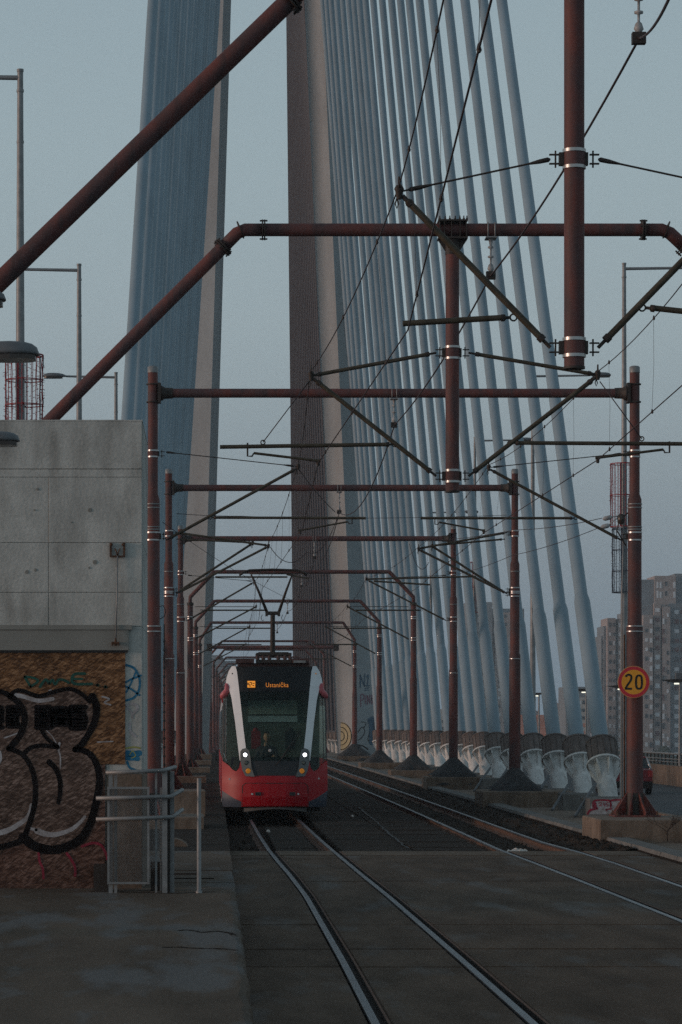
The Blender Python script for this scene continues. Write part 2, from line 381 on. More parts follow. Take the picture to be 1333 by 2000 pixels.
# foreground slabs, one object each, cut round the rails
rows = [12.0, 19.5, 25.2, 27.2, 30.5, 39.0, 45.55, 46.75, 48.3]
PLX = .26
track_slabs = struct(MB().box(PLX, 7.4, 10, 48.3, -.199, -.075).build('track_base', 'dark_joint'))
cols = [(lambda y: PLX + .012, lambda y: table(RAILS[0], y) - .052),
        (lambda y: table(RAILS[0], y) + .118, lambda y: table(RAILS[1], y) - .052),
        (lambda y: table(RAILS[1], y) + .118, lambda y: 3.62),
        (lambda y: 3.62, lambda y: table(RAILS[2], y) - .052),
        (lambda y: table(RAILS[2], y) + .118, lambda y: table(RAILS[3], y) - .052),
        (lambda y: table(RAILS[3], y) + .118, lambda y: 7.28)]
def slab_mesh(y0, y1, fa, fb, zt, zb, jit, c=.012):
    n = max(2, int((y1 - y0) / .8)); ys = [lerp(y0, y1, i / n) for i in range(n + 1)]
    vs = []
    for y in ys:
        a, b = fa(y), fb(y)
        vs += [(a, y, zb), (a, y, zt - c + jit), (a + c, y, zt + jit), (b - c, y, zt + jit), (b, y, zt - c + jit), (b, y, zb)]
    fs = []
    for j in range(n):
        for i in range(5): fs.append((j * 6 + i, j * 6 + i + 1, (j + 1) * 6 + i + 1, (j + 1) * 6 + i))
    fs += [tuple(range(6)), tuple(range(n * 6, n * 6 + 6))[::-1]]
    return MB().add(vs, fs)
for j in range(len(rows) - 1):
    gap = .075 if j not in (5, 6) else .09
    for ci, (fa, fb) in enumerate(cols):
        if ci in (2,) :      # between the tracks the slabs span the full width without a lengthways joint
            fb = cols[3][1]
        if ci == 3: continue
        y1 = rows[j + 1] - gap
        bend = (lambda y, fa=fa: fa(y))
        m = 'beam_c' if j == len(rows) - 2 else 'slab'
        slab_mesh(rows[j] + gap * .3, y1, fa, fb, -.006 if j < 7 else 0, -.12, random.uniform(-.003, .003)).build('slab', m, track_slabs)

# ballast bed beyond the transverse beam: displaced grid
def grid(x0, x1, y0, y1, nx, ny, zf):
    vs = []; fs = []
    for j in range(ny + 1):
        for i in range(nx + 1):
            x, y = lerp(x0, x1, i / nx), lerp(y0, y1, (j / ny) ** 1.5); vs.append((x, y, zf(x, y)))
    for j in range(ny):
        for i in range(nx):
            a = j * (nx + 1) + i; fs.append((a, a + 1, a + nx + 2, a + nx + 1))
    return MB().add(vs, fs)
def zb(x, y):
    n = noise.fractal(Vector((x * 4, y * 3, 0)), 1, 2, 4) * .028
    ridge = .17 * min(1, max(0, (x - 6.42) / .42)) * (1.15 if y < 54 else .95) * (.8 + .5 * noise.noise(Vector((x * 5, y * 2.2, 3))))
    near = .03 * math.exp(-((y - 48.4) / .5) ** 2)
    return -.15 + n + ridge + near
b = grid(-.1, 7.35, 48.32, 330, 120, 260, zb).build('ballast', 'ballast'); tag(b, kind='stuff')
b['label'] = 'dark gravel bed around and between the rails'; b['category'] = 'gravel'
b = MB()
for i in range(2600):
    y = 48.35 + (random.random() ** 1.7) * 60; x = random.choice([random.uniform(.3, 2.3), random.uniform(6.3, 7.3), random.uniform(6.3, 7.3), random.uniform(5.1, 6.2)])
    r = random.uniform(.015, .045); z = zb(x, y)
    vs = [(x + random.uniform(.6, 1.2) * r * dx, y + random.uniform(.6, 1.2) * r * dy, z + r * dz * random.uniform(.6, 1.1)) for dx, dy, dz in ((1, 0, 0), (0, 1, 0), (-1, 0, 0), (0, -1, 0), (0, 0, 1), (0, 0, -.5))]
    b.add(vs, [(0, 1, 4), (1, 2, 4), (2, 3, 4), (3, 0, 4), (1, 0, 5), (2, 1, 5), (3, 2, 5), (0, 3, 5)])
o = b.build('gravel', 'ballast'); tag(o, 'loose stones scattered over the track bed', 'stones', kind='stuff')
# rubber crossing mats between the two tracks
matp = struct(MB().box(2.25, 4.85, 48.33, 120, -.16, -.10).build('track_mat_bed', 'dark_joint'))
y = 48.36
while y < 118:
    y2 = y + 1.18
    for (a, c) in ((2.27, 3.55), (3.57, 4.83)):
        zz = random.uniform(-.012, .006)
        MB().add([(a, y, -.11), (c, y, -.11), (c, y2, -.11), (a, y2, -.11), (a + .01, y + .01, -.045 + zz), (c - .01, y + .01, -.045 + zz), (c - .01, y2 - .01, -.045 + zz), (a + .01, y2 - .01, -.045 + zz)],
                 [(0, 3, 2, 1), (4, 5, 6, 7), (0, 1, 5, 4), (1, 2, 6, 5), (2, 3, 7, 6), (3, 0, 4, 7)]).build('panel', 'rubber', matp)
    y = y2 + .02
y = 48.4
inm = struct(MB().box(1.12, 1.86, 48.35, 62, -.16, -.11).build('inner_mat_bed', 'dark_joint'))
while y < 61:
    MB().box(1.14, 1.84, y, y + 1.18, -.112, -.062 + random.uniform(-.006, .006)).build('panel', 'rubber', inm); y += 1.2

# left platform and walkway
def rough_edge(y): return PLX + .03 * noise.noise(Vector((y * .9, 4, 0))) + .022 * noise.noise(Vector((y * 4, 1, 0))) + .012 * noise.noise(Vector((y * 11, 2, 0)))
ZP = .30
n = 420; vs = []; fs = []
for i in range(n + 1):
    y = lerp(8, 32.4, i / n); e_ = rough_edge(y)
    if abs(y - 27.9) < .12 or abs(y - 29.6) < .1: e_ -= .03
    vs += [(-14, y, ZP), (e_ - .06, y, ZP), (e_ - .012, y, ZP - .015), (e_, y, ZP - .06), (e_ - .015, y, -.2)]
for i in range(n):
    for j in range(4): fs.append((i * 5 + j, i * 5 + j + 1, (i + 1) * 5 + j + 1, (i + 1) * 5 + j))
fs.append((n * 5, n * 5 + 1, n * 5 + 2, n * 5 + 3, n * 5 + 4))
plat_o = struct(MB().add(vs, fs).build('platform', 'plat'))
wk = struct(MB().box(-3.3, .22, 32.42, 620, -.19, .12).build('walkway', 'dark_joint'))
y = 32.44; i = 0
while y < 150:
    if y < 41: h, m, st = .262, 'plat', 1.42
    elif y < 60: h, m, st = .20, 'rubber', 1.95
    else: h, m, st = .20, 'rubber', 3.9
    y2 = y + st
    MB().box(-1.9, PLX + random.uniform(-.012, .012) + (.03 if y > 41 else 0), y, y2 - .03, .121, h + random.uniform(-.006, .006)).build('paving_slab', m, wk)
    y = y2
# step edge and cable trough just behind the railing
MB().box(-.62, .02, 34.6, 34.68, .262, .275).build('trough_edge', 'dark_joint', wk)
# right kerb strip
kb = struct(MB().box(7.30, 7.72, 12, 620, -.2, .02).build('kerb', 'dark_joint'))
y = 14.0
while y < 180:
    st = 1.6 if y < 90 else 4.8
    z = .085 + random.uniform(-.006, .006); dx = random.uniform(-.008, .008)
    MB().add([(7.31 + dx, y, .021), (7.70, y, .021), (7.70, y + st - .02, .021), (7.31 + dx, y + st - .02, .021), (7.33 + dx, y + .01, z), (7.69, y + .01, z), (7.69, y + st - .03, z), (7.33 + dx, y + st - .03, z)],
             [(0, 3, 2, 1), (4, 5, 6, 7), (0, 1, 5, 4), (1, 2, 6, 5), (2, 3, 7, 6), (3, 0, 4, 7)]).build('kerb_stone', 'kerb', kb)
    y += st
# ledge the stays are anchored on, and its low wall towards the road
struct(MB().box(7.9, 10.14, 12, 620, -.198, -.02).build('cable_ledge', 'plinth'))
w_ = thing('low_wall', (10.2, 30, -.5), 'low stained concrete wall between the tram track and the roadway', 'wall')
y = 30.0
while y < 240:
    MB().box(10.15, 10.30, y, y + 5.97, -.59, .22 if y < 58 else .16).build('panel', 'plinth', w_); y += 6
# crack in the mats
o = MB()
cp = [(700, 1578), (716, 1590), (731, 1603), (742, 1612), (755, 1625), (772, 1638), (782, 1647), (796, 1658)]
cpts = []
for (px, py) in cp:
    d = F * (CZ + .04) / (py - HY); cpts.append(Vector(((px - VX) * d / F, d)))
cs = []
for p in smooth_pts(cpts, 5): cs.append((p.x + random.uniform(-.03, .03), p.y + random.uniform(-.05, .05)))
o.ribbon(cs, [random.uniform(.02, .06) for _ in cs], lambda p: (p[0], p[1], -.026))
o = o.build('crack_or_shadow', 'black', matp)
# ================================================================= CONCRETE BUILDING (left foreground)
DB = 32.0
bld = thing('concrete_building', (-3.5, DB, ZP), 'windowless grey concrete building with boarded front at the left, covered in graffiti', 'building')
def FX(px, d=DB): return (px - VX) * d / F
def FZ(py, d=DB): return CZ + (HY - py) * d / F
xr = FX(278); zt = FZ(822)
MB().box(-7.6, xr - .03, DB + .03, DB + 2.65, ZP - .1, zt - .01).build('wall_core', 'core', bld)
# formwork panels, each its own piece, thin recessed joints between
def panel(x0, x1, z0, z1, y0=DB, y1=DB + .029, m='wall', g=.0019, name='panel', par=bld):
    c = .004
    vs = [(x0 + g, y1, z0 + g), (x1 - g, y1, z0 + g), (x1 - g, y1, z1 - g), (x0 + g, y1, z1 - g),
          (x0 + g, y0 + c, z0 + g), (x1 - g, y0 + c, z0 + g), (x1 - g, y0 + c, z1 - g), (x0 + g, y0 + c, z1 - g),
          (x0 + g + c, y0, z0 + g + c), (x1 - g - c, y0, z0 + g + c), (x1 - g - c, y0, z1 - g - c), (x0 + g + c, y0, z1 - g - c)]
    return MB().add(vs, [(0, 1, 2, 3), (8, 11, 10, 9), (0, 4, 5, 1), (1, 5, 6, 2), (2, 6, 7, 3), (3, 7, 4, 0), (4, 8, 9, 5), (5, 9, 10, 6), (6, 10, 11, 7), (7, 11, 8, 4)]).build(name, m, par)
zr = [822, 916, 932, 1060, 1157, 1224]
xs = [-7.6, -5.2, FX(-230), FX(95), xr]
for a, c in zip(zr, zr[1:]):
    if a == 822 or a == 916:
        panel(-7.6, FX(-230), FZ(c), FZ(a)); panel(FX(-230), xr, FZ(c), FZ(a), y0=DB + (.006 if a == 916 else 0))
    else:
        for x0, x1 in zip(xs, xs[1:]): panel(x0, x1, FZ(c), FZ(a), y0=DB + random.uniform(0, .003))
# right pier beside the opening down to the ground, and wall behind the boards
panel(FX(208), xr, FZ(1512), FZ(1224), g=.001); panel(FX(208), xr, ZP - .05, FZ(1512), g=.001, m='plinth')
panel(-7.6, FX(208), ZP - .05, FZ(1224), y0=DB + .02, g=.001)
# right side wall and parapet
for (a, c) in ((822, 1060), (1060, 1224)):
    MB().box(xr - .05, xr, DB + .125, DB + 2.7, FZ(c) + .003, FZ(a) - .004).build('panel', 'wall', bld)
MB().box(xr - .05, xr, DB + .125, DB + 2.7, FZ(1512), FZ(1224) - .003).build('panel', 'wall', bld)
MB().box(xr - .05, xr, DB + .125, DB + 2.7, ZP - .05, FZ(1512) - .003).build('panel', 'plinth', bld)
MB().box(-7.62, xr + .004, DB - .004, DB + 2.7, zt - .006, zt + .012).build('coping', 'wall', bld)
# lintel box
MB().box(-7.6, FX(258), DB - .06, DB - .002, FZ(1230), FZ(1221)).build('ledge', 'band', bld)
MB().box(-7.6, FX(252), DB - .045, DB - .002, FZ(1270), FZ(1230) - .002).build('lintel', 'band', bld)
MB().box(-7.6, FX(250), DB - .05, DB - .002, FZ(1274), FZ(1270) - .001).build('shadow_line', 'black', bld)  # black strip painted in as the shadow line under the lintel
# tie holes
for (hx, hy, r) in ((74, 955, 3), (68, 996, 2), (176, 996, 4), (186, 1098, 4.5), (175, 1109, 2.4), (53, 1117, 4), (70, 1113, 3), (140, 1020, 1.6)):
    c = Vector((FX(hx), DB - .002, FZ(hy))); rr = r * DB / F
    MB().lathe(c, (0, -1, 0), [(0, rr), (.003, rr * .9)], 10).build('tie_hole_plug', 'band', bld)
# OSB boards
def board(x0, x1, z0, z1, m, y=DB - .018): return MB().box(x0, x1, y, DB + .018 if x1 < FX(207) else DB - .001, z0, z1).build('osb_board', m, bld)
board(FX(-245), FX(245), FZ(1493) + .003, FZ(1275), 'osb')
board(FX(-245), FX(206), FZ(1736), FZ(1493), 'osb2', y=DB - .015)
board(-7.5, FX(-246), FZ(1493) + .003, FZ(1275), 'osb'); board(-7.5, FX(-246), FZ(1736), FZ(1493), 'osb2', y=DB - .015)
# graffiti on the boards
YG = [DB - .0205]
def G(cx, cy): return (FX(cx / 4.346), FZ(1280 + cy / 4.346))
def on_board(p): return (p[0], YG[0], p[1])
sgm = DB / F / 4.346
def stroke(name, m, lst, rough=True, par=bld, conv=G, fn=on_board, sg=sgm):
    b = MB()
    for (pts, wd) in lst:
        p = smooth_pts([conv(*q) for q in pts], 7); n = len(p)
        if isinstance(wd, (tuple, list)): ws = [lerp(wd[0], wd[1], i / (n - 1)) for i in range(n)]
        else: ws = [wd] * n
        ws = [x * sg * (1 + (random.uniform(-.06, .06) if rough else 0)) for x in ws]
        b.ribbon(p, ws, fn)
        for (c, r) in ((p[0], ws[0] / 2), (p[-1], ws[-1] / 2)): b.disc(c, r, lambda q: (fn(q)[0], fn(q)[1] - .0002, fn(q)[2]))
    return b.build(name, m, par, recalc=False)
def fillpoly(name, m, pts, conv=G, fn=on_board, par=bld):
    p = smooth_pts([conv(*q) for q in pts], 5)
    return MB().add([fn(q) for q in p], [tuple(range(len(p)))]).build(name, m, par, recalc=False)
YG[0] = DB - .0200
fillpoly('graffiti_fill', 'osbw', [(100, 340), (170, 310), (330, 350), (450, 320), (590, 290), (700, 340), (775, 420), (790, 520), (745, 680), (640, 800), (760, 850), (830, 960), (835, 1100), (800, 1280), (720, 1480), (610, 1590), (450, 1640), (300, 1610), (210, 1540), (280, 1300), (300, 1120), (240, 920), (200, 840), (90, 790), (180, 680), (205, 540), (170, 420), (100, 340)])
fillpoly('graffiti_fill', 'osbw', [(-60, 320), (80, 360), (165, 430), (200, 540), (170, 680), (80, 790), (200, 850), (270, 960), (295, 1120), (285, 1280), (230, 1450), (180, 1560), (60, 1610), (-60, 1620), (-60, 320)])
YG[0] = DB - .0210
stroke('graffiti_highlight', 'spray_w', [([(125, 335), (200, 350), (330, 385), (450, 370)], 34), ([(320, 1490), (390, 1515), (480, 1520), (600, 1480), (680, 1420), (722, 1370)], (52, 24)), ([(262, 1470), (310, 1480)], 26),
       ([(272, 1270), (255, 1340), (220, 1390), (120, 1460), (40, 1495), (-30, 1510)], (32, 48)), ([(508, 745), (500, 800), (515, 860), (515, 960)], (20, 10)), ([(400, 640), (440, 680), (480, 745)], 9),
       ([(40, 700), (100, 680), (165, 655)], 12), ([(830, 736), (960, 730)], 10), ([(420, 298), (436, 294)], 12), ([(870, 350), (930, 370), (890, 400), (940, 420)], 14), ([(0, 820), (8, 870), (-4, 910)], 26)])
YG[0] = DB - .0218
stroke('graffiti_outline', 'spray_k', [
    ([(-40, 300), (30, 315), (90, 345)], 44),
    ([(80, 350), (130, 305), (190, 300), (330, 345), (450, 312), (590, 285), (690, 325), (760, 390)], 36),
    ([(785, 350), (820, 430), (812, 540), (770, 640), (700, 750), (640, 800)], (66, 50)),
    ([(640, 800), (730, 815), (800, 880), (840, 990), (845, 1100), (815, 1260), (770, 1420), (700, 1540), (600, 1610), (450, 1650), (300, 1620), (200, 1545)], (46, 82)),
    ([(90, 345), (165, 410), (208, 500), (205, 590), (165, 690), (80, 790)], 54),
    ([(80, 790), (190, 840), (262, 940), (300, 1080), (296, 1260), (250, 1430), (190, 1560), (70, 1610), (-40, 1635)], (40, 52)),
    ([(210, 830), (260, 785), (360, 765), (490, 782)], 38), ([(490, 772), (410, 715), (365, 650), (340, 590)], 34),
    ([(420, 905), (480, 970), (512, 1070), (512, 1170), (498, 1250)], (48, 34))])
YG[0] = DB - .0224
def rough_block(x0, x1, y0, y1):
    b = []
    n = 7
    for i in range(n): b.append(([(x0 + 14, lerp(y0, y1, i / (n - 1))), ((x0 + x1) / 2, lerp(y0, y1, i / (n - 1)) + random.uniform(-8, 8)), (x1 - 14 + random.uniform(-12, 12), lerp(y0, y1, i / (n - 1)))], 44))
    return b
stroke('graffiti_block', 'spray_k', rough_block(300, 445, 440, 610) + rough_block(440, 600, 455, 590) + rough_block(590, 735, 440, 615) + rough_block(55, 168, 445, 600) + rough_block(-40, 25, 445, 610))
stroke('graffiti_tag', 'spray_g', [([(212, 182), (262, 265)], 20), ([(262, 265), (325, 218), (280, 190), (212, 180)], 20), ([(342, 268), (388, 205), (420, 240)], 22), ([(420, 240), (448, 208), (470, 245), (500, 208), (540, 208), (585, 232)], 22),
       ([(720, 155), (640, 158), (612, 200), (640, 242), (780, 242)], 24), ([(620, 200), (700, 200)], 18), ([(828, 252), (832, 254)], 26), ([(896, 266), (900, 268)], 26)])
for q_ in (([(330, 1680), (340, 1750), (365, 1810), (372, 1890)], 20), ([(570, 1680), (612, 1740), (640, 1800), (640, 1870)], 22), ([(700, 1620), (790, 1592), (860, 1612), (905, 1690), (912, 1730)], 22)):
    stroke('graffiti_line', 'spray_r', [q_])
YG[0] = DB - .0035
def G3(cx, cy): return (FX(cx / 2.898), FZ(1250 + cy / 2.898))
s3 = DB / F / 2.898
stroke('graffiti_symbol', 'spray_b', [([(716, 142), (760, 160), (790, 215), (788, 280), (760, 325), (716, 342)], 13), ([(712, 240), (745, 222), (800, 200)], 11), ([(712, 262), (750, 282), (790, 312)], 11), ([(716, 296), (740, 250), (770, 180)], 9)], conv=G3, sg=s3)
stroke('graffiti_letter', 'spray_w', [([(714, 372), (745, 362), (776, 372), (776, 396), (752, 420)], 15), ([(718, 380), (748, 415), (752, 440)], 12), ([(736, 470), (738, 515), (768, 545)], 15)], conv=G3, sg=s3)
stroke('graffiti_patch', 'spray_b', [([(716, 640), (760, 645), (790, 640)], 34), ([(716, 668), (780, 672)], 26), ([(722, 690), (735, 722), (765, 735)], 13)], conv=G3, sg=s3)
YG[0] = DB - .0042
stroke('graffiti_patch', 'spray_y', [([(714, 612), (760, 606), (795, 612)], 9), ([(735, 650), (752, 628), (768, 655), (745, 668)], 5)], conv=G3, sg=s3)
# rusty wall bracket with the hanging rod
br = thing('wall_anchor', (FX(230), DB, FZ(1075)), 'rusty steel anchor frame bolted to the concrete wall with a thin rod hanging from it', 'bracket')
b = MB(); x0, x1, z0, z1 = FX(215), FX(245), FZ(1088), FZ(1060)
for (a, c, e_, f) in ((x0, x0 + .022, z0, z1), (x1 - .022, x1, z0, z1)): b.box(a, c, DB - .035, DB - .002, e_, f)
b.box(x0 + .024, x1 - .024, DB - .035, DB - .002, z0, z0 + .016)
b.build('frame', 'rust', br)
for hx in (218, 241): MB().lathe((FX(hx), DB - .036, FZ(1064)), (0, -1, 0), [(0, .018), (.012, .016), (.014, .009), (.03, .008)], 8).build('bolt', 'rust', br)
b = MB()
for sx in (-1, 1): b.path([(FX(230) + sx * .03, DB - .02, FZ(1071)), (FX(230) + sx * .012, DB - .03, FZ(1078)), (FX(230), DB - .03, FZ(1086))], .007, 6)
b.build('shackle', 'rust', br)
MB().path([(FX(230), DB - .03, FZ(1086)), (FX(229), DB - .055, FZ(1170)), (FX(227), DB - .085, FZ(1246))], .009, 6).build('rod', 'galv', br)
b = MB(); b.lathe((FX(227), DB - .085, FZ(1262)), (0, 0, 1), [(0, .012), (.02, .016), (.05, .014), (.09, .007)], 8)
b.box(FX(219), FX(234), DB - .11, DB - .05, FZ(1258), FZ(1254)); b.build('turnbuckle', 'rust', br)
for hx in (220, 233): MB().lathe((FX(hx), DB - .10, FZ(1262)), (0, 0, 1), [(0, .007), (.04, .007)], 6).build('bolt', 'rust', br)

# ---------------------------------------------------------------- railing with mesh panels
DG = 31.0
gx = lambda p: (p - VX) * DG / F
gz = lambda p: CZ + (HY - p) * DG / F
gt = thing('mesh_gate', (gx(260), DG, ZP), 'grey pipe railing with expanded metal panels beside the graffiti wall', 'railing')
for (xa, ya, xb, yb, xc, yc) in ((207, 1509, 320, 1505, 342, 1501), (188, 1559, 335, 1556, 356, 1546), (188, 1600, 338, 1596, 356, 1585)):
    MB().path([(gx(xa), DG, gz(ya)), (gx((xa + xb) / 2), DG, gz((ya + yb) / 2) - .002), (gx(xb) - .02, DG, gz(yb)), (gx(xb), DG + .02, gz(yb) + .004), (gx(xc), DG + .35, gz(yc) + .01)], .023, 10).build('handrail', 'galv', gt)
fz0, fz1, fx0, fx1 = gz(1725), gz(1539), gx(212), gx(290)
for (a, c, e_, f) in ((fx0 - .012, fx1 + .014, fz1 - .012, fz1 + .012), (fx0 - .012, fx1 + .014, fz0 - .012, fz0 + .012)):
    MB().box(a, c, DG + .03, DG + .05, e_, f).build('frame_bar', 'galv', gt)
for a in (fx0, fx1): MB().box(a - .012, a + .012, DG + .031, DG + .049, fz0 + .013, fz1 - .013).build('frame_bar', 'galv', gt)
def mesh_panel(x0, x1, z0, z1, y0, y1, pitch, m):
    b = MB(); wx = x1 - x0; hz = pitch * .62
    nx = max(2, round(wx / pitch)) if wx > .05 else max(2, round((y1 - y0) / pitch)); nz = round((z1 - z0) / hz)
    def pt(i, j): t = i / nx; return Vector((lerp(x0, x1, t), lerp(y0, y1, t), lerp(z0, z1, j / nz)))
    for j in range(nz):
        for i in range(2 * nx):
            a = pt(i / 2, j + (i + j) % 2 * 1.0) if False else None
            p0 = pt(i / 2, j + ((i + j) % 2)); p1 = pt((i + 1) / 2, j + 1 - ((i + j) % 2))
            t = Vector((0, 0, .0034)); q = Vector((0, -.006, .001))
            b.add([p0 - t, p1 - t, p1 + t, p0 + t], [(0, 1, 2, 3)]); b.add([p0 + t, p1 + t, p1 + t + q, p0 + t + q], [(0, 1, 2, 3)])
    return tag(b.build('expanded_mesh', m, gt, recalc=False), kind='stuff')
mesh_panel(fx0, fx1, fz0, fz1, DG + .04, DG + .04, .024, 'galv')
mesh_panel(gx(293), gx(317), gz(1700), gz(1560), DG + .05, DG + 1.0, .03, 'galv')
for (px, w_, y) in ((216, .022, .07), (226, .016, .07), (305, .012, .1), (313, .010, .45)):
    MB().box(gx(px) - w_, gx(px) + w_, DG + y, DG + y + .03, ZP, gz(1507) if px != 313 else gz(1540)).build('upright', 'galv', gt)
for (px, w_, y) in ((322, .028, .06), (329, .018, .14), (336, .024, .20)):
    b = MB().box(gx(px) - w_, gx(px) + w_, DG + y, DG + y + .012, ZP, gz(1506)); b.box(gx(px) + w_ - .012, gx(px) + w_, DG + y + .013, DG + y + .07, ZP, gz(1508)); b.build('post', 'darksteel' if px == 329 else 'galv', gt)
MB().box(gx(340), gx(392), DG + .4, DG + .44, gz(1711) - .01, gz(1711) + .012).build('bottom_bar', 'darksteel', gt)
bx = MB().box(gx(181), gx(209), DG + .3, DG + .62, ZP, gz(1692)); bx.build('base_block', 'darksteel', gt)
MB().box(gx(293), gx(318), DG + .5, DG + .7, ZP, gz(1688)).build('base_block', 'darksteel', gt)
ps = thing('bollard_post', (gx(389), DG + .1, ZP), 'slim grey steel post standing free to the right of the mesh railing', 'post')
MB().lathe((gx(389), DG + .1, ZP), (0, 0, 1), [(0, .036), (.02, .036), (.03, .024), (gz(1524) - ZP, .024)], 12).build('tube', 'galv', ps)
MB().lathe((gx(389), DG + .1, gz(1524)), (0, 0, 1), [(0, .026), (.02, .026)], 12).build('cap', 'galv', ps)

# ================================================================= GANTRIES
# d, half-scale; template coordinates come from the third gantry (54.2 m) in the photograph
def strap(b_s, x, y, z, r): b_s.lathe((x, y, z - .018), (0, 0, 1), [(0, r + .012), (.036, r + .012)], 16)
def clamp(par, x, y, z, r, sides=(1, -1), gap=.145, m='darksteel', lugs=True):
    """dark collar between two bright straps, with fork lugs on the sides"""
    MB().lathe((x, y, z - gap / 2), (0, 0, 1), [(0, r + .006), (gap, r + .006)], 16).build('collar', 'redpaint', par)
    for dz in (-gap / 2, gap / 2):
        b = MB(); b.lathe((x, y, z + dz - .014), (0, 0, 1), [(0, r + .014), (.028, r + .014)], 16); b.build('strap', 'band_s', par)
    if lugs:
        for s_ in sides:
            b = MB()
            b.box(min(x + s_ * r, x + s_ * (r + .045)), max(x + s_ * r, x + s_ * (r + .030)), y - .03, y + .03, z - gap / 2 + .016, z + gap / 2 - .016)
            for dz in (-.04, .04): b.box(min(x + s_ * (r + .045), x + s_ * (r + .13)), max(x + s_ * (r + .045), x + s_ * (r + .13)), y - .015, y + .015, z + dz - .006, z + dz + .006)
            b.lathe((x + s_ * (r + .075), y, z - .075), (0, 0, 1), [(0, .008), (.15, .008)], 8)
            b.build('lug', 'darksteel', par)
    return
def eye_link(par, a, m='darksteel', r=.03):
    b = MB(); b.path([(a[0] + r * math.cos(t), a[1], a[2] + r * math.sin(t)) for t in [i * math.pi / 5 for i in range(10)]], .008, 6, close=True); b.build('eye', m, par)
def arm(par, name, a, b_, r, m='olive', fork=True):
    a, b_ = Vector(a), Vector(b_); d = (b_ - a).normalized()
    MB().tube(a + d * .10, b_ - d * .06, r, seg=10).build(name, m, par)
    if fork:
        b = MB(); b.tube(a, a + d * .13, r * .55, seg=8); b.lathe(a + d * .09, d, [(0, r * 1.25), (.05, r * 1.25)], 10); b.tube(b_ - d * .09, b_, r * .7, seg=8)
        b.lathe(b_ - d * .11, d, [(0, r * 1.25), (.035, r * 1.25)], 10); b.build('fork', 'darksteel', par)
def tip(par, p):
    """messenger saddle at the cantilever tip"""
    x, y, z = p
    b = MB(); b.lathe((x, y, z - .06), (0, 0, 1), [(0, .022), (.03, .03), (.07, .034), (.09, .045), (.12, .03), (.13, .012), (.20, .010)], 10)
    b.lathe((x, y - .07, z + .05), (0, 1, 0), [(0, .016), (.14, .016)], 8)
    b.path([(x - .02, y, z - .05), (x - .035, y, z - .10), (x - .02, y, z - .14), (x - .004, y, z - .10), (x - .02, y, z - .05)], .007, 6)
    b.build('saddle', 'darksteel', par)
def cantilever(par, C, px0, lowz, hiz, tipx, tipz, side, d, steady=None, sub=None, link=None, top_tube=False, rp=.1, hang=None):
    """px0 x of the post centre; side = +1 arm reaches right"""
    x0 = px0 + side * (rp + .12)
    arm(par, 'strut', (x0, d, lowz), (tipx - side * .03, d, tipz - .03), .030)
    if top_tube: arm(par, 'tie_tube', (x0, d, hiz), (tipx - side * .02, d, tipz + .01), .026)
    else:
        a, b_ = Vector((x0, d, hiz)), Vector((tipx - side * .02, d, tipz + .01)); dd = (b_ - a).normalized(); L_ = (b_ - a).length
        MB().lathe(a, dd, [(0, .008), (.02, .022), (.10, .020), (.20, .009), (L_ - .28, .009), (L_ - .16, .020), (L_ - .08, .020), (L_ - .06, .008), (L_, .008)], 8).build('tie_rod', 'darksteel', par)
    tip(par, (tipx, d, tipz))
    if steady:
        (xa, za, xb, zb_) = steady
        s2 = 1 if xb > xa else -1
        MB().tube((xa + s2 * .10, d, za), (xb, d, zb_), .026, seg=8).build('steady_arm', 'olive', par)
        eye_link(par, (xa + s2 * .03, d, za)); MB().lathe((xa + s2 * .055, d, za), (s2, 0, (zb_ - za) / abs(xb - xa)), [(0, .014), (.05, .014), (.052, .032), (.085, .032)], 8).build('fork', 'darksteel', par)
    if sub:
        (xa, za, xb, zb_) = sub; zs = za + .10
        b = MB(); b.tube((xa, d, za), (xb, d, zb_), .017, seg=8); b.lathe((xb - .03, d, zb_), (1, 0, 0), [(0, .024), (.06, .024)], 8); b.build('registration_arm', 'olive', par)
        b = MB(); s2 = 1 if xb > xa else -1
        b.path([(xa - s2 * .08, d, steady[1] + .02), (xa - s2 * .08, d, za - .04), (xa - s2 * .02, d, za - .04), (xa, d, za)], .012, 6)
        b.lathe((xb, d, zb_ - .07), (0, 0, 1), [(0, .018), (.03, .024), (.07, .014)], 8); b.build('drop_bracket', 'darksteel', par)
    if link:
        (xa, za, xb, zb_) = link
        MB().path([(xa, d, za), (xb, d, zb_)], .007, 6).build('hanger_wire', 'wire', par); eye_link(par, (xb, d, zb_ + .0), r=.028)
def hanger(par, x, d, ztop, zbot):
    """insulator string under the beam that carries the feeder cable"""
    b = MB()
    for dx in (-.045, .045): b.path([(x + dx, d - .1, ztop - .02), (x + dx, d - .1, ztop + .16), (x + dx, d + .1, ztop + .16), (x + dx, d + .1, ztop - .02)], .009, 6)
    b.box(x - .07, x + .07, d - .12, d + .12, ztop - .035, ztop - .018); b.build('u_bolt', 'galv', par)
    H = ztop - .03 - zbot
    MB().lathe((x, d, zbot + .05), (0, 0, 1), [(0, .02), (.03, .045), (H * .18, .03), (H * .22, .012), (H * .36, .012), (H * .38, .040), (H * .42, .040), (H * .44, .012), (H * .62, .012), (H * .64, .040), (H * .68, .036), (H * .70, .015), (H * .86, .030), (H - .05, .05)], 10).build('insulator', 'insul', par)
    b = MB(); b.box(x - .06, x + .06, d - .04, d + .04, zbot - .05, zbot + .05); b.lathe((x, d - .07, zbot), (0, 1, 0), [(0, .02), (.14, .02)], 8); b.build('cable_clamp', 'darksteel', par)
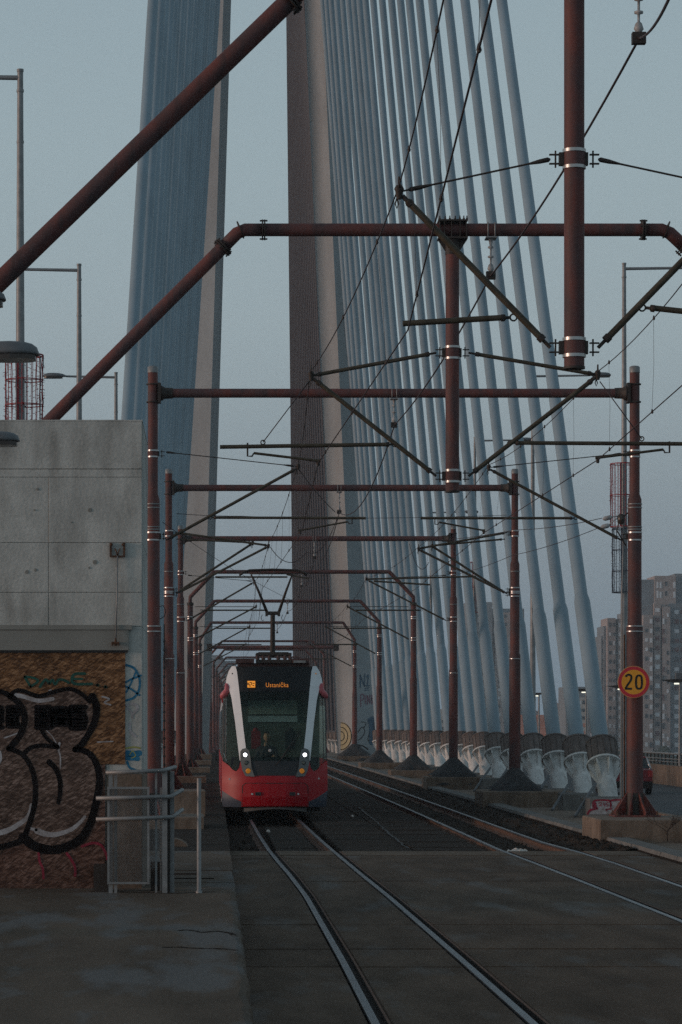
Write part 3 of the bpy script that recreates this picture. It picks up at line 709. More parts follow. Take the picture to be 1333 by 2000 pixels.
def base_cone(par, x, d, z0, m='redcone'):
    MB().box(x - .44, x + .44, d - .40, d + .40, z0, z0 + .035).build('base_plate', m, par)
    MB().lathe((x, d, z0 + .035), (0, 0, 1), [(0, .20), (.42, .175)], 12).build('base_sleeve', 'darksteel', par)
    for i in range(8):
        g = math.pi / 8 + i * math.pi / 4; u = Vector((math.cos(g), math.sin(g), 0)); v = Vector((-u.y, u.x, 0)) * .014
        c = Vector((x, d, z0 + .037)); pf = [c + u * .165, c + u * .43, c + u * .43 + Vector((0, 0, .05)), c + u * .165 + Vector((0, 0, .43))]
        MB().add([p - v for p in pf] + [p + v for p in pf], [(0, 1, 2, 3), (7, 6, 5, 4), (0, 4, 5, 1), (1, 5, 6, 2), (2, 6, 7, 3), (3, 7, 4, 0)]).build('gusset', m, par)
    for sx in (-1, 1):
        for sy in (-1, 1): MB().lathe((x + sx * .38, d + sy * .34, z0 + .036), (0, 0, 1), [(0, .03), (.03, .03), (.032, .014), (.08, .014)], 6).build('anchor_bolt', 'rust', par)
def stepped_post(par, x, d, z0, ztop, k=1.0):
    H = ztop - z0; z1, z2 = 6.55 - z0, 4.1 - z0
    b = MB(); b.lathe((x, d, z0), (0, 0, 1), [(0, .165 * k), (z2 - .06, .16 * k), (z2, .135 * k), (z1 - .05, .132 * k), (z1 + .05, .098 * k), (H, .096 * k)], 20); b.build('pole', 'redpaint', par)
    MB().lathe((x, d, ztop - .10), (0, 0, 1), [(0, .102 * k), (.11, .102 * k), (.13, .07 * k)], 16).build('cap', 'galv', par)
def end_bracket(par, x, d, z, side, rp, rb):
    b = MB()
    for dz in (-.17, .17): b.lathe((x, d, z + dz - .012), (0, 0, 1), [(0, rp + .03), (.024, rp + .03)], 14)
    b.box(min(x + side * rp, x + side * (rp + .06)), max(x + side * rp, x + side * (rp + .06)), d - .13, d + .13, z - .19, z + .19)
    for yy in (-.012, .0):
        b.prism([(x + side * (rp + .061), z + .15), (x + side * (rp + .26), z + .04), (x + side * (rp + .26), z - .04), (x + side * (rp + .061), z - .15)], 'y', d + yy - .002, d + yy + .008)
    b.lathe((x + side * (rp + .07), d, z), (side, 0, 0), [(0, rb + .05), (.03, rb + .05), (.032, rb + .02), (.22, rb + .012)], 14)
    b.build('end_bracket', 'darksteel', par)
def X(px, d): return (px - VX) * d / F
def Z(py, d): return CZ + (HY - py) * d / F

# --- G1 and G2: bent portal with a thick drop post in the middle
def drop_portal(d, label, beam_z, ex0, ex1, postx, postbot, up_z, low_z, legs, rpost=.09, rb=.083, top_bracket=True, up_tube=False, cant=(), bs=1.0):
    g = thing('portal_gantry', (postx, d, 0), label, 'gantry', 'overhead line gantries across the tracks')
    MB().tube((ex0 + .3, d, beam_z), (ex1 - .3, d, beam_z), rb, seg=18).build('beam', 'redpaint', g)
    for s_, ex, (lx, lz) in ((-1, ex0, legs[0]), (1, ex1, legs[1])):
        e0 = Vector((ex, d, beam_z)); a = Vector((ex - s_ * .3, d, beam_z)); dn = Vector((lx - ex, 0, lz - beam_z)).normalized(); c = e0 + dn * .32
        MB().path([a, e0 - Vector((s_, 0, 0)) * .06, e0 + dn * .06, c], rb, 18).build('elbow', 'redpaint', g)
        for (p, ax) in ((a, Vector((1, 0, 0))), (c, dn)):
            for off in (-.022, .006): MB().lathe(p + ax * off, ax, [(0, rb + .052), (.016, rb + .052)], 16).build('flange', 'darksteel', g)
            for t in range(6):
                gg = t * math.pi / 3; u = ax.orthogonal().normalized(); q = ax.cross(u); MB().lathe(p + (u * math.cos(gg) + q * math.sin(gg)) * (rb + .034) - ax * .05, ax, [(0, .011), (.10, .011)], 6).build('bolt', 'darksteel', g)
        MB().lathe(e0 - Vector((s_, 0, 0)) * .0, (Vector((s_, 0, 0)) + dn), [(-.006, rb * 1.45), (.006, rb * 1.45)], 16).build('mitre_plate', 'darksteel', g)
        MB().tube(c, (lx, d, lz), rb * 1.02, seg=18).build('diagonal', 'redpaint', g)
        k = abs(lx - ex) and 0
        px_ = lx
        MB().lathe((px_, d, .0), (0, 0, 1), [(0, .165), (lz - .2, .14), (lz + .25, .12)], 16).build('pole', 'redpaint', g)
    MB().lathe((postx, d, postbot), (0, 0, 1), [(0, rpost), (beam_z - postbot - .1, rpost)], 20).build('drop_post', 'redpaint', g)
    MB().lathe((postx, d, postbot - .012), (0, 0, 1), [(0, rpost + .006), (.02, rpost + .006)], 20).build('cap', 'darksteel', g)
    # clamp box on the beam
    b = MB(); hw = .19
    b.box(postx - hw, postx + hw, d - .13, d + .13, beam_z + rb + .014, beam_z + rb + .034); b.box(postx - hw, postx + hw, d - .13, d + .13, beam_z - rb - .045, beam_z - rb - .022)
    for dx in (-.17, -.11, -.02, .09, .17): b.box(postx + dx - .006, postx + dx + .006, d - .12, d + .12, beam_z - rb - .02, beam_z + rb + .012)
    b.prism([(postx - hw, beam_z - rb - .046), (postx + hw, beam_z - rb - .046), (postx + rpost, beam_z - rb - .20 * bs), (postx - rpost, beam_z - rb - .20 * bs)], 'y', d - .012, d + .012)
    b.lathe((postx, d, beam_z - rb - .24 * bs), (0, 0, 1), [(0, rpost + .006), (.2 * bs, rpost + .006)], 16); b.build('beam_clamp', 'darksteel', g)
    for dx in (-.17, -.10, -.04, .03, .09, .14, .18):
        MB().lathe((postx + dx, d - .09, beam_z + rb + .034), (0, 0, 1), [(0, .014), (.022, .014), (.024, .008), (.05, .008)], 6).build('bolt', 'darksteel', g)
    clamp(g, postx, d, up_z, rpost); clamp(g, postx, d, low_z, rpost)
    for c in cant: cantilever(g, None, postx, low_z, up_z, *c[0], d=d, rp=rpost, top_tube=up_tube, **c[1])
    return g
d1, d2 = 24.8, 36.4
g1 = drop_portal(d1, 'nearest gantry, its thick hanging post and left diagonal cutting off the top of the view', 8.76, X(617, d1), X(1684, d1), X(1122, d1), Z(718, d1), Z(311, d1), Z(679, d1),
    [(-4.2, 3.80), (10.2, 4.2)], bs=.45,
    cant=[((X(780, d1), Z(376, d1), -1), dict(steady=(X(1010, d1), Z(620, d1), X(787, d1), Z(632, d1)))),
          ((X(1464, d1), Z(376, d1), 1), dict(steady=(X(1248, d1), Z(601, d1), X(1460, d1), Z(622, d1))))])
g2 = drop_portal(d2, 'bent-ended second gantry whose beam crosses the upper picture, with a bolted hanging post', Z(449, d2), X(470, d2), X(1302, d2), X(884, d2), Z(960, d2), Z(689, d2), Z(930, d2),
    [(-3.35, Z(1010, d2)), (9.9, Z(1010, d2))], rpost=.088, rb=.083, up_tube=True,
    cant=[((X(608, d2), Z(735, d2), -1), dict(steady=(X(776, d2), Z(868, d2), X(430, d2), Z(873, d2)), sub=(X(496, d2), Z(885, d2), X(622, d2), Z(900, d2)), link=(X(604, d2), Z(745, d2), X(514, d2), Z(864, d2)))),
          ((X(1168, d2), Z(733, d2), 1), dict(steady=(X(992, d2), Z(865, d2), X(1352, d2), Z(867, d2)), sub=(X(1296, d2), Z(878, d2), X(1168, d2), Z(894, d2)), link=(X(1172, d2), Z(745, d2), X(1254, d2), Z(857, d2))))])
hanger(g1, X(1248, d1), d1, 8.76 - .083, Z(75, d1)); hanger(g2, X(959, d2), d2, Z(449, d2) - .083, Z(538, d2))

# --- straight gantries on side posts
T = 54.2
def straight(d, label, xl, xr_, ztop, beam_z, double=False, z0=.40, conduit=False, k=1.0, hy=None):
    g = thing('straight_gantry', ((xl + xr_) / 2, d, z0), label, 'gantry', 'overhead line gantries across the tracks')
    for x, s_ in ((xl, 1), (xr_, -1)):
        stepped_post(g, x, d, z0 + .04, ztop, k); end_bracket(g, x, d, beam_z, s_, .096, .09); base_cone(g, x, d, z0)
        clamp(g, x, d, 5.79, .132 * k, (s_,)); 
        if not double: clamp(g, x, d, 7.38, .097, (s_,), gap=.12)
        for z in ((6.41, 6.34, 5.97, 5.92, 4.06, 3.96, .75, .66) if d < 60 else (6.3, 3.95)):
            b = MB(); r_ = (.134 if z > 4.1 else .162) * k; b.lathe((x, d, z - .010), (0, 0, 1), [(0, r_ + .010), (.02, r_ + .010)], 16); b.build('strap', 'galv' if z > 4.1 else 'band_s', g)
    MB().tube((xl + .3, d, beam_z), (xr_ - .3, d, beam_z), .088, seg=16).build('beam', 'redpaint', g)
    return g
xl3, xr3 = X(299, T), X(1240, T)
g3 = straight(T, 'third gantry, long straight beam ending on the speed sign post', xl3, xr3, Z(718, T), Z(768, T))
cantilever(g3, None, xl3, Z(1055, T), Z(883, T), X(583, T), Z(912, T), 1, T, steady=(X(408, T), Z(1011, T), X(715, T), Z(1012, T)), sub=(X(680, T), Z(1019, T), X(586, T), Z(1036, T)), rp=.135)
cantilever(g3, None, xr3, Z(1055, T), Z(886, T), X(955, T), Z(914, T), -1, T, steady=(X(1128, T), Z(1012, T), X(822, T), Z(1012, T)), sub=(X(858, T), Z(1020, T), X(945, T), Z(1036, T)), rp=.135)
hanger(g3, X(770, T), T, Z(768, T) - .088, Z(830, T))
# conduits on the speed sign post
b = MB(); b.path([(xr3 - .24, T + .05, .42), (xr3 - .24, T + .05, 4.6), (xr3 - .20, T + .05, 6.0)], .014, 6); b.build('conduit', 'galv', g3)
b = MB(); b.path([(xr3 - .20, T - .02, .44), (xr3 - .20, T - .02, 3.9)], .018, 6); b.build('conduit', 'rust', g3)
b = MB(); b.path([(xl3 + .22, T - .05, .42), (xl3 + .22, T - .05, 4.1)], .012, 6)
for i in range(16): b.box(xl3 + .20, xl3 + .245, T - .065, T - .035, 1.2 + i * .17, 1.24 + i * .17)
b.build('ladder_cable', 'darksteel', g3)
MB().path([(xl3 + .14, T, 4.2), (xl3 + .22, T, 4.25), (xl3 + .25, T, 4.36), (xl3 + .2, T, 4.46), (xl3 + .12, T, 4.44)], .008, 6).build('cable_loop', 'wire', g3)
b = MB(); b.path([(xr3 - .12, T, 6.25), (xr3 - .30, T, 6.1), (xr3 - .34, T, 5.9), (xr3 - .16, T, 5.6)], .014, 6); b.lathe((xr3 - .26, T, 6.02), (0, 0, 1), [(0, .03), (.04, .07), (.16, .08), (.2, .04)], 10); b.build('feeder_box', 'lampdark', g3)
for (px, py) in ((1184, 1012), (1180, 1028)):
    b = MB(); b.lathe(P(px - 6, py + 2, T), (1, 0, .25), [(0, .02), (.04, .045), (.14, .045), (.18, .02)], 8); b.path([P(px + 8, py - 2, T), (xr3 - .28, T, Z(1008, T))], .012, 6); b.build('insulator', 'insul', g3)

d4 = 75.9
xl4, xr4 = X(330, d4), X(1006, d4)
g4 = straight(d4, 'fourth gantry, straight beam on two posts with doubled bracket arms each side', xl4, xr4, Z(918, d4), Z(953, d4), double=True, k=.95)
for (x, s_, tx, tz) in ((xl4, 1, X(525, d4), Z(1067, d4)), (xr4, -1, X(818, d4), Z(1073, d4))):
    clamp(g4, x, d4, Z(1042, d4), .10, (s_,))
    arm(g4, 'strut', (x + s_ * .2, d4, Z(1160, d4)), (tx, d4, tz), .032); arm(g4, 'tie_tube', (x + s_ * .2, d4, Z(1040, d4)), (tx, d4, tz + .02), .030)
    arm(g4, 'strut', (x + s_ * .2, d4 + .6, Z(1156, d4)), (tx - s_ * .42, d4 + .6, tz + .12), .032); arm(g4, 'tie_tube', (x + s_ * .2, d4 + .6, Z(1050, d4)), (tx - s_ * .42, d4 + .6, tz + .14), .026)
    tip(g4, (tx, d4, tz)); tip(g4, (tx - s_ * .42, d4 + .6, tz + .12))
    clamp(g4, x, d4, Z(1160, d4), .128, (s_,), gap=.13)
for (a, c) in (((421, 1127), (562, 1127)), ((560, 1122), (604, 1130)), ((718, 1131), (930, 1126)), ((730, 1135), (840, 1142))):
    MB().tube(P(*a, d4), P(*c, d4), .024, seg=8).build('steady_arm', 'olive', g4)
hanger(g4, X(663, d4), d4, Z(953, d4) - .088, Z(1000, d4))
d5 = 96.5
xl5, xr5 = X(353, d5), X(886, d5)
g5 = straight(d5, 'fifth gantry, smaller straight beam above the tram pantograph', xl5, xr5, Z(1028, d5), Z(1052, d5), k=.95)
cantilever(g5, None, xl5, 5.75, 7.3, X(497, d5), Z(1136, d5), 1, d5, steady=(-.4, 6.1, 1.9, 6.1), rp=.13)
cantilever(g5, None, xr5, 5.75, 7.3, X(716, d5), Z(1131, d5), -1, d5, steady=(7.2, 6.1, 4.9, 6.1), rp=.13)
hanger(g5, 3.5, d5, Z(1052, d5) - .088, 7.9)
# --- bent gantries farther on (elbows at both ends)
def bent(d, label, cx=3.5, hw=4.65, he=3.65, bz=8.5, drop=1.05, z0=.3, simple=False):
    g = thing('bent_gantry', (cx, d, z0), label, 'gantry', 'overhead line gantries across the tracks')
    ez = bz - drop
    MB().path([(cx - hw, d, ez - .4), (cx - hw, d, ez), (cx - he, d, bz), (cx - he + .1, d, bz), (cx + he - .1, d, bz), (cx + he, d, bz), (cx + hw, d, ez), (cx + hw, d, ez - .4)], .085, 10).build('beam', 'redpaint', g)
    for s_ in (-1, 1):
        x = cx + s_ * hw
        MB().lathe((x, d, z0), (0, 0, 1), [(0, .16), (3.8, .15), (3.86, .125), (ez - .3 - z0, .115)], 12).build('pole', 'redpaint', g)
        MB().lathe((x, d, ez - .35), (0, 0, 1), [(0, .14), (.12, .14)], 12).build('flange', 'darksteel', g)
        if not simple:
            for z in (5.7, 5.8, 6.6, 6.68): b = MB(); strap(b, x, d, z, .13); b.build('strap', 'band_s', g)
            base_cone(g, x, d, z0)
        else: MB().lathe((x, d, z0), (0, 0, 1), [(0, .42), (.42, .17)], 8).build('base_cone', 'redcone', g)
        tx = cx - s_ * (-1.85)
        a, c = (x - s_ * .2, d, 5.75), (cx + s_ * 1.9, d, 7.1)
        MB().tube(a, c, .034, seg=6).build('strut', 'olive', g)
        MB().tube((x - s_ * .2, d, 7.1), c, .014, seg=5).build('tie_rod', 'darksteel', g)
        MB().tube((x - s_ * 1.1, d, 6.2), (cx + s_ * 1.3, d, 6.2), .028, seg=6).build('steady_arm', 'olive', g)
        if not simple: tip(g, c)
    if not simple: hanger(g, cx, d, bz - .09, bz - .6)
    return g
bent(117.3, 'sixth gantry with sloping ends, its beam level with the raised pantograph head', cx=X(590, 117.3), bz=Z(1117, 117.3))
bent(141, 'seventh gantry with sloping ends, seen through the arms of the tram pantograph', cx=X(562, 141), bz=Z(1174, 141), hw=4.6)
bent(171, 'eighth gantry with sloping ends, just above the tram pantograph base', cx=X(542, 171), bz=Z(1216, 171), he=4.0, hw=4.7)
gp = thing('pylon_gantry', (4.2, 186.5, 6), 'red crossbeam spanning between the two pylon legs just above the tram roof', 'gantry', 'overhead line gantries across the tracks')
bz = Z(1264, 186.5)
MB().tube((X(412, 186.5), 186.5, bz), (X(656, 186.5), 186.5, bz), .12, seg=14).build('beam', 'redpaint', gp)
for px in (410, 657): MB().box(X(px, 186.5) - .18, X(px, 186.5) + .18, 186.3, 188.2, bz - .22, bz + .22).build('end_bracket', 'darksteel', gp)
far_names = ['first', 'second', 'third', 'fourth', 'fifth', 'sixth', 'seventh', 'eighth', 'ninth']
for i, d in enumerate((212, 236, 262, 290, 320, 352, 386, 422, 460)):
    bent(d, 'small distant gantry left of the tram, %s one beyond the pylon' % far_names[i], cx=4.15 + i * .28, hw=4.3, he=3.4, simple=True, z0=.1)
# ================================================================= OVERHEAD WIRES
d6, d7, d8 = 117.3, 141, 171
def span(a, b_, sag, n=12):
    a, b_ = Vector(a), Vector(b_); return [a.lerp(b_, i / n) - Vector((0, 0, 4 * sag * (i / n) * (1 - i / n))) for i in range(n)]
def wire(name, label, pts, sags, r, m='wire'):
    p = []
    for i in range(len(pts) - 1): p += span(pts[i], pts[i + 1], sags[i] if isinstance(sags, list) else sags)
    p.append(Vector(pts[-1]))
    root = thing(name, tuple(p[0]), label, 'wire', 'overhead line wires')
    # keep the drawn thickness believable: slightly tapered segments
    MB().path(p, r, 6).build('strand', m, root)
    return root, p
mL = [(1.30, 4, 6.9), (1.35, 13, 6.95), tuple(P(779, 366, d1)), tuple(P(606, 727, d2)), tuple(P(583, 906, T)), tuple(P(525, 1062, d4)), tuple(P(500, 1134, d5)), (X(590, d6) - 2.0, d6, 7.2), (X(562, d7) - 2.0, d7, 7.2), (X(542, d8) - 2, d8, 7.2), (2.3, 212, 7.2), (2.6, 262, 7.2), (3.2, 352, 7.2)]
mR = [(4.9, 4, 6.9), (4.8, 13, 6.95), tuple(P(1464, 370, d1)), tuple(P(1166, 727, d2)), tuple(P(955, 908, T)), tuple(P(818, 1068, d4)), tuple(P(716, 1128, d5)), (X(590, d6) + 1.9, d6, 7.2), (X(562, d7) + 1.9, d7, 7.2), (X(542, d8) + 1.9, d8, 7.2), (5.9, 212, 7.2), (6.4, 262, 7.2), (7.2, 352, 7.2)]
cL = [(1.22, 4, 5.66), tuple(P(960, 0, 13.6)), tuple(P(797, 645, d1)), tuple(P(622, 904, d2)), (1.72, T, 5.86), (1.35, d4, 5.84), (1.6, d5, 5.8), (1.5, d6, 5.8), (1.8, d7, 5.8), (1.6, d8, 5.8), (2.2, 212, 5.8), (3.2, 352, 5.8)]
cR = [(5.2, 4, 5.66), (5.1, 13.6, 5.65), (X(1452, d1), d1, 5.62), tuple(P(1168, 898, d2)), (5.23, T, 5.86), (5.5, d4, 5.84), (5.2, d5, 5.8), (5.5, d6, 5.8), (5.2, d7, 5.8), (5.4, d8, 5.8), (5.8, 212, 5.8), (7.2, 352, 5.8)]
wl, pm = wire('messenger_wire', 'upper messenger wire of the left track, joining the bracket tips', mL, .16, .0065)
wr, pmr = wire('messenger_wire', 'upper messenger wire of the right track, crossing the speed sign side', mR, .16, .0065)
w3, pc = wire('contact_wire', 'contact wire above the left track that the pantograph rubs', cL, .0, .0066)
w4, pcr = wire('contact_wire', 'contact wire over the empty right-hand track', cR, .0, .0070)
def at_y(pts, y):
    for a, b_ in zip(pts, pts[1:]):
        if a.y <= y <= b_.y: return a.lerp(b_, (y - a.y) / (b_.y - a.y) if b_.y > a.y else 0)
    return pts[-1]
for (root, up, lo) in ((w3, pm, pc), (w4, pmr, pcr)):
    y = 10.5
    while y < 140:
        if min(abs(y - q) for q in (d1, d2, T, d4, d5, d6)) > 1.2:
            a, c = at_y(up, y), at_y(lo, y)
            MB().path([a, a.lerp(c, .5) + Vector((.012, 0, 0)), c], .0022 if y < 60 else .004, 4).build('dropper', 'wire', root)
            for q in (a, c): MB().lathe(q + Vector((0, -.03, -.02)), (0, .4, 1), [(0, .008), (.015, .015), (.04, .010), (.055, .006)], 6).build('dropper_clip', 'darksteel', root)
        y += 4.1
fp = [(3.9, 4, 8.1), tuple(P(1330, -60, 19)), tuple(P(1249, 75, d1)), tuple(P(958, 540, d2)), tuple(P(771, 830, T)), tuple(P(663, 1001, d4)), (3.5, d5, 7.85), (X(590, d6), d6, 7.9), (X(562, d7), d7, 7.9), (3.7, d8, 7.9)]
wire('feeder_cable', 'thick feeder cable slung under the beams from the top right corner', fp, [.1, .1, .12, .16, .62, .5, .3, .3, .3], .012)
wire('pull_off_wire', 'thin stay wires running back from the right post insulators to the far right bracket', [tuple(P(1176, 1012, T)), tuple(P(1005, 1035, T + 10)), tuple(P(830, 1056, d4))], .05, .007)
wire('pull_off_wire', 'thin sloping wire from the right post insulators down towards the left', [tuple(P(1172, 1030, T)), tuple(P(1000, 1085, T + 14)), tuple(P(890, 1122, d5))], .05, .007)
wire('pull_off_wire', 'thin wire slanting from the second post on the left across the pylon', [tuple(P(345, 1003, d4)), tuple(P(470, 1008, d4)), tuple(P(700, 1012, d4))], .02, .008)
wire('pull_off_wire', 'dark cable looping from the left bracket tip up to the central insulator', [tuple(P(585, 918, T)), tuple(P(655, 1000, 60))], .04, .008)
wire('pull_off_wire', 'slack jumper cable sagging between the left bracket arms and the pylon', [tuple(P(528, 1068, d4)), tuple(P(600, 1078, d4)), tuple(P(660, 1010, d4))], .35, .010)
wire('pull_off_wire', 'slack jumper loop hanging near the right bracket tip', [tuple(P(800, 1062, d4)), tuple(P(838, 1098, d4))], .4, .008)
wire('pull_off_wire', 'thin wire falling diagonally behind the left posts towards the pantograph', [tuple(P(318, 1020, T)), tuple(P(460, 1115, 78)), tuple(P(585, 1180, 96))], .02, .006)
wire('pull_off_wire', 'straight crossing wire running between the two fourth gantry posts', [tuple(P(690, 1012, d4)), tuple(P(990, 1006, d4))], .02, .006)

# ================================================================= PLINTHS UNDER THE POSTS, TARPS
def chamfer_box(x0, x1, y0, y1, z0, z1, c=.02):
    return MB().add([(x0, y0, z0), (x1, y0, z0), (x1, y1, z0), (x0, y1, z0), (x0, y0, z1 - c), (x1, y0, z1 - c), (x1, y1, z1 - c), (x0, y1, z1 - c), (x0 + c, y0 + c, z1), (x1 - c, y0 + c, z1), (x1 - c, y1 - c, z1), (x0 + c, y1 - c, z1)],
        [(0, 3, 2, 1), (0, 1, 5, 4), (1, 2, 6, 5), (2, 3, 7, 6), (3, 0, 4, 7), (4, 5, 9, 8), (5, 6, 10, 9), (6, 7, 11, 10), (7, 4, 8, 11), (8, 9, 10, 11)])
PG = 'concrete plinths under the gantry posts'
def plinth(x0, x1, y0, y1, z0, z1, label):
    o = chamfer_box(x0, x1, y0, y1, z0, z1).build('concrete_plinth', 'plinth'); tag(o, label, 'plinth', PG); return o
plinth(7.20, 10.13, 52.2, 54.8, -.19, .40, 'stained concrete plinth under the speed sign post, largest at the right edge')
plinth(X(936, d4) , 9.6, d4 - 1.2, d4 + 1.2, -.19, .40, 'long concrete plinth half covered by dark sheeting, under the fourth gantry right post')
names = ['fifth gantry right post, brown stain down its face', 'sixth gantry right post', 'seventh gantry right post', 'eighth gantry right post']
for i, (d, xc) in enumerate(((d5, xr5), (d6, X(590, d6) + 4.65), (d7, X(562, d7) + 4.6), (171, X(542, 171) + 4.7))):
    plinth(xc - 1.0, xc + 1.3, d - 1.1, d + 1.1, -.19, .40 if i == 0 else .30, 'low concrete plinth under the ' + names[i])
for i, (d, xc) in enumerate(((T, xl3), (d4, xl4), (d5, xl5), (d6, X(590, d6) - 4.65), (d7, X(562, d7) - 4.6), (171, X(542, 171) - 4.7))):
    plinth(xc - 1.0, xc + .98 - i * .05, d - 1.1, d + 1.1, .1, .42, 'low concrete plinth on the left walkway under the %s gantry left post' % ['third', 'fourth', 'fifth', 'sixth', 'seventh', 'eighth'][i])
o = chamfer_box(-1.2, -.15, 60.4, 61.6, .12, .75).build('concrete_block', 'plinth'); tag(o, 'brown concrete block between the left posts seen beside the railing', 'block')
o = MB().lathe((-.62, 45.5, .05), (0, 1, 0), [(0, .27), (.5, .27)], 20).build('concrete_pipe_end', 'plinth'); tag(o, 'rounded concrete pipe end lying behind the slim railing post', 'pipe')
def tarp(x, d, z0, h, rx, ry, label, skew=.2):
    """sheet pulled down from the post to the corners of the base: creased pyramid with a skirt over the front edge"""
    nr, ns = 9, 32; vs = []; fs = []
    for j in range(nr + 1):
        t = j / nr
        for i in range(ns):
            g = 2 * math.pi * i / ns + .3
            sq = 1 / max(abs(math.cos(g)), abs(math.sin(g))); sq = lerp(1, sq, .75 * t)
            crease = 1 + t * (.07 * math.sin(5 * g + x * 3) + .06 * noise.noise(Vector((math.cos(g) * 2.2 + x, math.sin(g) * 2.2, t * 2 + d))))
            rr = (.15 + t * .80) * sq * crease
            z = z0 + h * (1 - t) ** 1.08 + .035 * noise.noise(Vector((i * .55, j * .8, d)))
            if t > .8:
                k_ = (t - .8) / .2
                z = z0 + .02 + h * .2 * (1 - k_) * .8
                if math.sin(g) < -.35 and math.cos(g) < .5: z -= .30 * k_; rr += .12 * k_
            vs.append((x + math.cos(g) * rr * rx, d + math.sin(g) * rr * ry, z))
    for j in range(nr):
        for i in range(ns): a = j * ns + i; c = j * ns + (i + 1) % ns; fs.append((a, c, c + ns, a + ns))
    fs.append(tuple(range(ns)))
    o = MB().add(vs, fs, False).build('tarpaulin', 'tarp'); tag(o, label, 'tarpaulin', 'dark covers round the post feet'); return o
tarp(xr4, d4 - .05, .43, .58, .74, 1.0, 'black sheeting draped round the foot of the fourth gantry right post')
tarp(xr5, d5 - .05, .43, .62, .86, 1.0, 'grey pyramid of sheeting round the fifth gantry right post foot')
tarp(X(590, d6) + 4.65, d6, .33, .6, .82, 1.0, 'grey sheeting round the sixth gantry right post foot')
tarp(X(562, d7) + 4.6, d7, .33, .6, .82, 1.0, 'grey sheeting round the seventh gantry right post foot')
tarp(X(542, 171) + 4.7, 171, .33, .7, 1.1, 1.1, 'grey sheeting heap round the eighth gantry right post foot')

# ================================================================= PYLON
PY = 190.0
pyl = thing('bridge_pylon', (4.2, PY, 0), 'tall pale two-legged concrete pylon of the cable-stayed bridge behind the tram', 'pylon')
def leg(side, x_in, sl, nose, out_, zt_=100):
    """inner edge x(z) = x_in + sl*z ; nose / outer offsets away from the centre"""
    rings = []
    for z in (-.5, zt_ * .5, zt_):
        s_ = 1 - .12 * z / zt_; xi = x_in + sl * z
        rings.append([(xi, PY + 1.9, z), (xi + side * nose * s_, PY, z), (xi + side * out_ * s_, PY + 1.1, z), (xi + side * out_ * s_, PY + 5.0, z), (xi + side * nose * s_, PY + 6, z), (xi, PY + 4.2, z)])
    vs = [v for r in rings for v in r]; fs = [tuple(range(6))[::-1], tuple(range(12, 18))]
    for j in range(2):
        for i in range(6): fs.append((j * 6 + i, j * 6 + (i + 1) % 6, j * 6 + 6 + (i + 1) % 6, j * 6 + 6 + i))
    return MB().add(vs, fs).build('leg', 'pylon', pyl)
leg(1, 8.65, -.0440, 1.08, 2.75); leg(-1, -.24, .0296, .55, 2.6)
sv = []
for z, r in ((100, 2.6), (178, .7)):
    for i in range(6): g = math.pi / 3 * i; sv.append((3.55 + math.cos(g) * r, PY + 3 + math.sin(g) * r * 1.1, z))
MB().add(sv, [(0, 1, 2, 3, 4, 5), (6, 7, 8, 9, 10, 11)] + [(i, (i + 1) % 6, 6 + (i + 1) % 6, 6 + i) for i in range(6)]).build('spire', 'pylon', pyl)
# formwork lines on the legs would be under a pixel; graffiti near the ground on the right leg
def face(p, off=.02):   # outer-front face of the right leg: 2D = (x, z)
    x = p[0]; xi = 8.65 - .044 * p[1]; a, b_ = xi + 1.08, xi + 2.75
    t = (x - a) / (b_ - a); return (x, PY + t * 1.1 - off, p[1])
def GP(px, py): return (X(px, PY), Z(py, PY))
sp_ = PY / F
stroke('graffiti_tag', 'spray_b2', [([(705, 1342), (705, 1318)], 2.2), ([(705, 1318), (713, 1340)], 2.2), ([(713, 1340), (714, 1316)], 2.2), ([(718, 1322), (721, 1318), (719, 1338)], 2.2), ([(715, 1339), (724, 1339)], 2)], par=pyl, conv=GP, fn=face, sg=sp_)
stroke('graffiti_tag', 'spray_b2', [([(714, 1344), (722, 1343)], 1.6), ([(714, 1348), (722, 1347)], 1.6)], par=pyl, conv=GP, fn=face, sg=sp_)
stroke('graffiti_tag', 'spray_p', [([(706, 1380), (706, 1357), (712, 1358), (711, 1366), (706, 1367)], 1.8), ([(715, 1374), (715, 1358)], 1.8), ([(719, 1375), (719, 1358), (724, 1373), (724, 1357)], 1.8), ([(728, 1375), (728, 1357)], 1.8), ([(732, 1357), (728, 1366), (732, 1375)], 1.8)], par=pyl, conv=GP, fn=face, sg=sp_)
stroke('graffiti_scrawl', 'spray_b2', [([(722, 1412), (722, 1404), (736, 1403)], 3), ([(728, 1405), (728, 1450)], 11), ([(735, 1405), (735, 1450)], 7)], par=pyl, conv=GP, fn=face, sg=sp_)
stroke('graffiti_scrawl', 'spray_k', [([(700, 1430), (708, 1420), (714, 1428), (708, 1440), (700, 1446)], 1.2), ([(702, 1455), (712, 1458), (720, 1464)], 2.2), ([(700, 1468), (712, 1472), (720, 1480), (732, 1476)], 1.4), ([(724, 1430), (720, 1445), (728, 1450)], 1.3), ([(706, 1410), (716, 1412), (712, 1422)], 1.0)], par=pyl, conv=GP, fn=face, sg=sp_)
def face_in(p, off=.04):  # inner-front face of the right leg
    xi = 8.65 - .044 * p[1]; t = (p[0] - xi) / 1.08; return (p[0], PY + 1.9 * (1 - t) - off, p[1])
b = MB(); b.add([face_in((X(668 + 20 * math.cos(g), PY) if math.cos(g) > 0 else X(668, PY), Z(1438 + 28 * math.sin(g), PY))) for g in [i * math.pi / 16 - math.pi / 2 for i in range(17)]], [tuple(range(17))])
b.build('painted_roundel', 'spray_c', pyl, recalc=False)
sp2 = [(668 + (16.5 - i * .75) * max(0, math.cos(i * .55 - 1.5)), 1438 + (23 - i * 1.05) * math.sin(i * .55 - 1.5)) for i in range(20)]
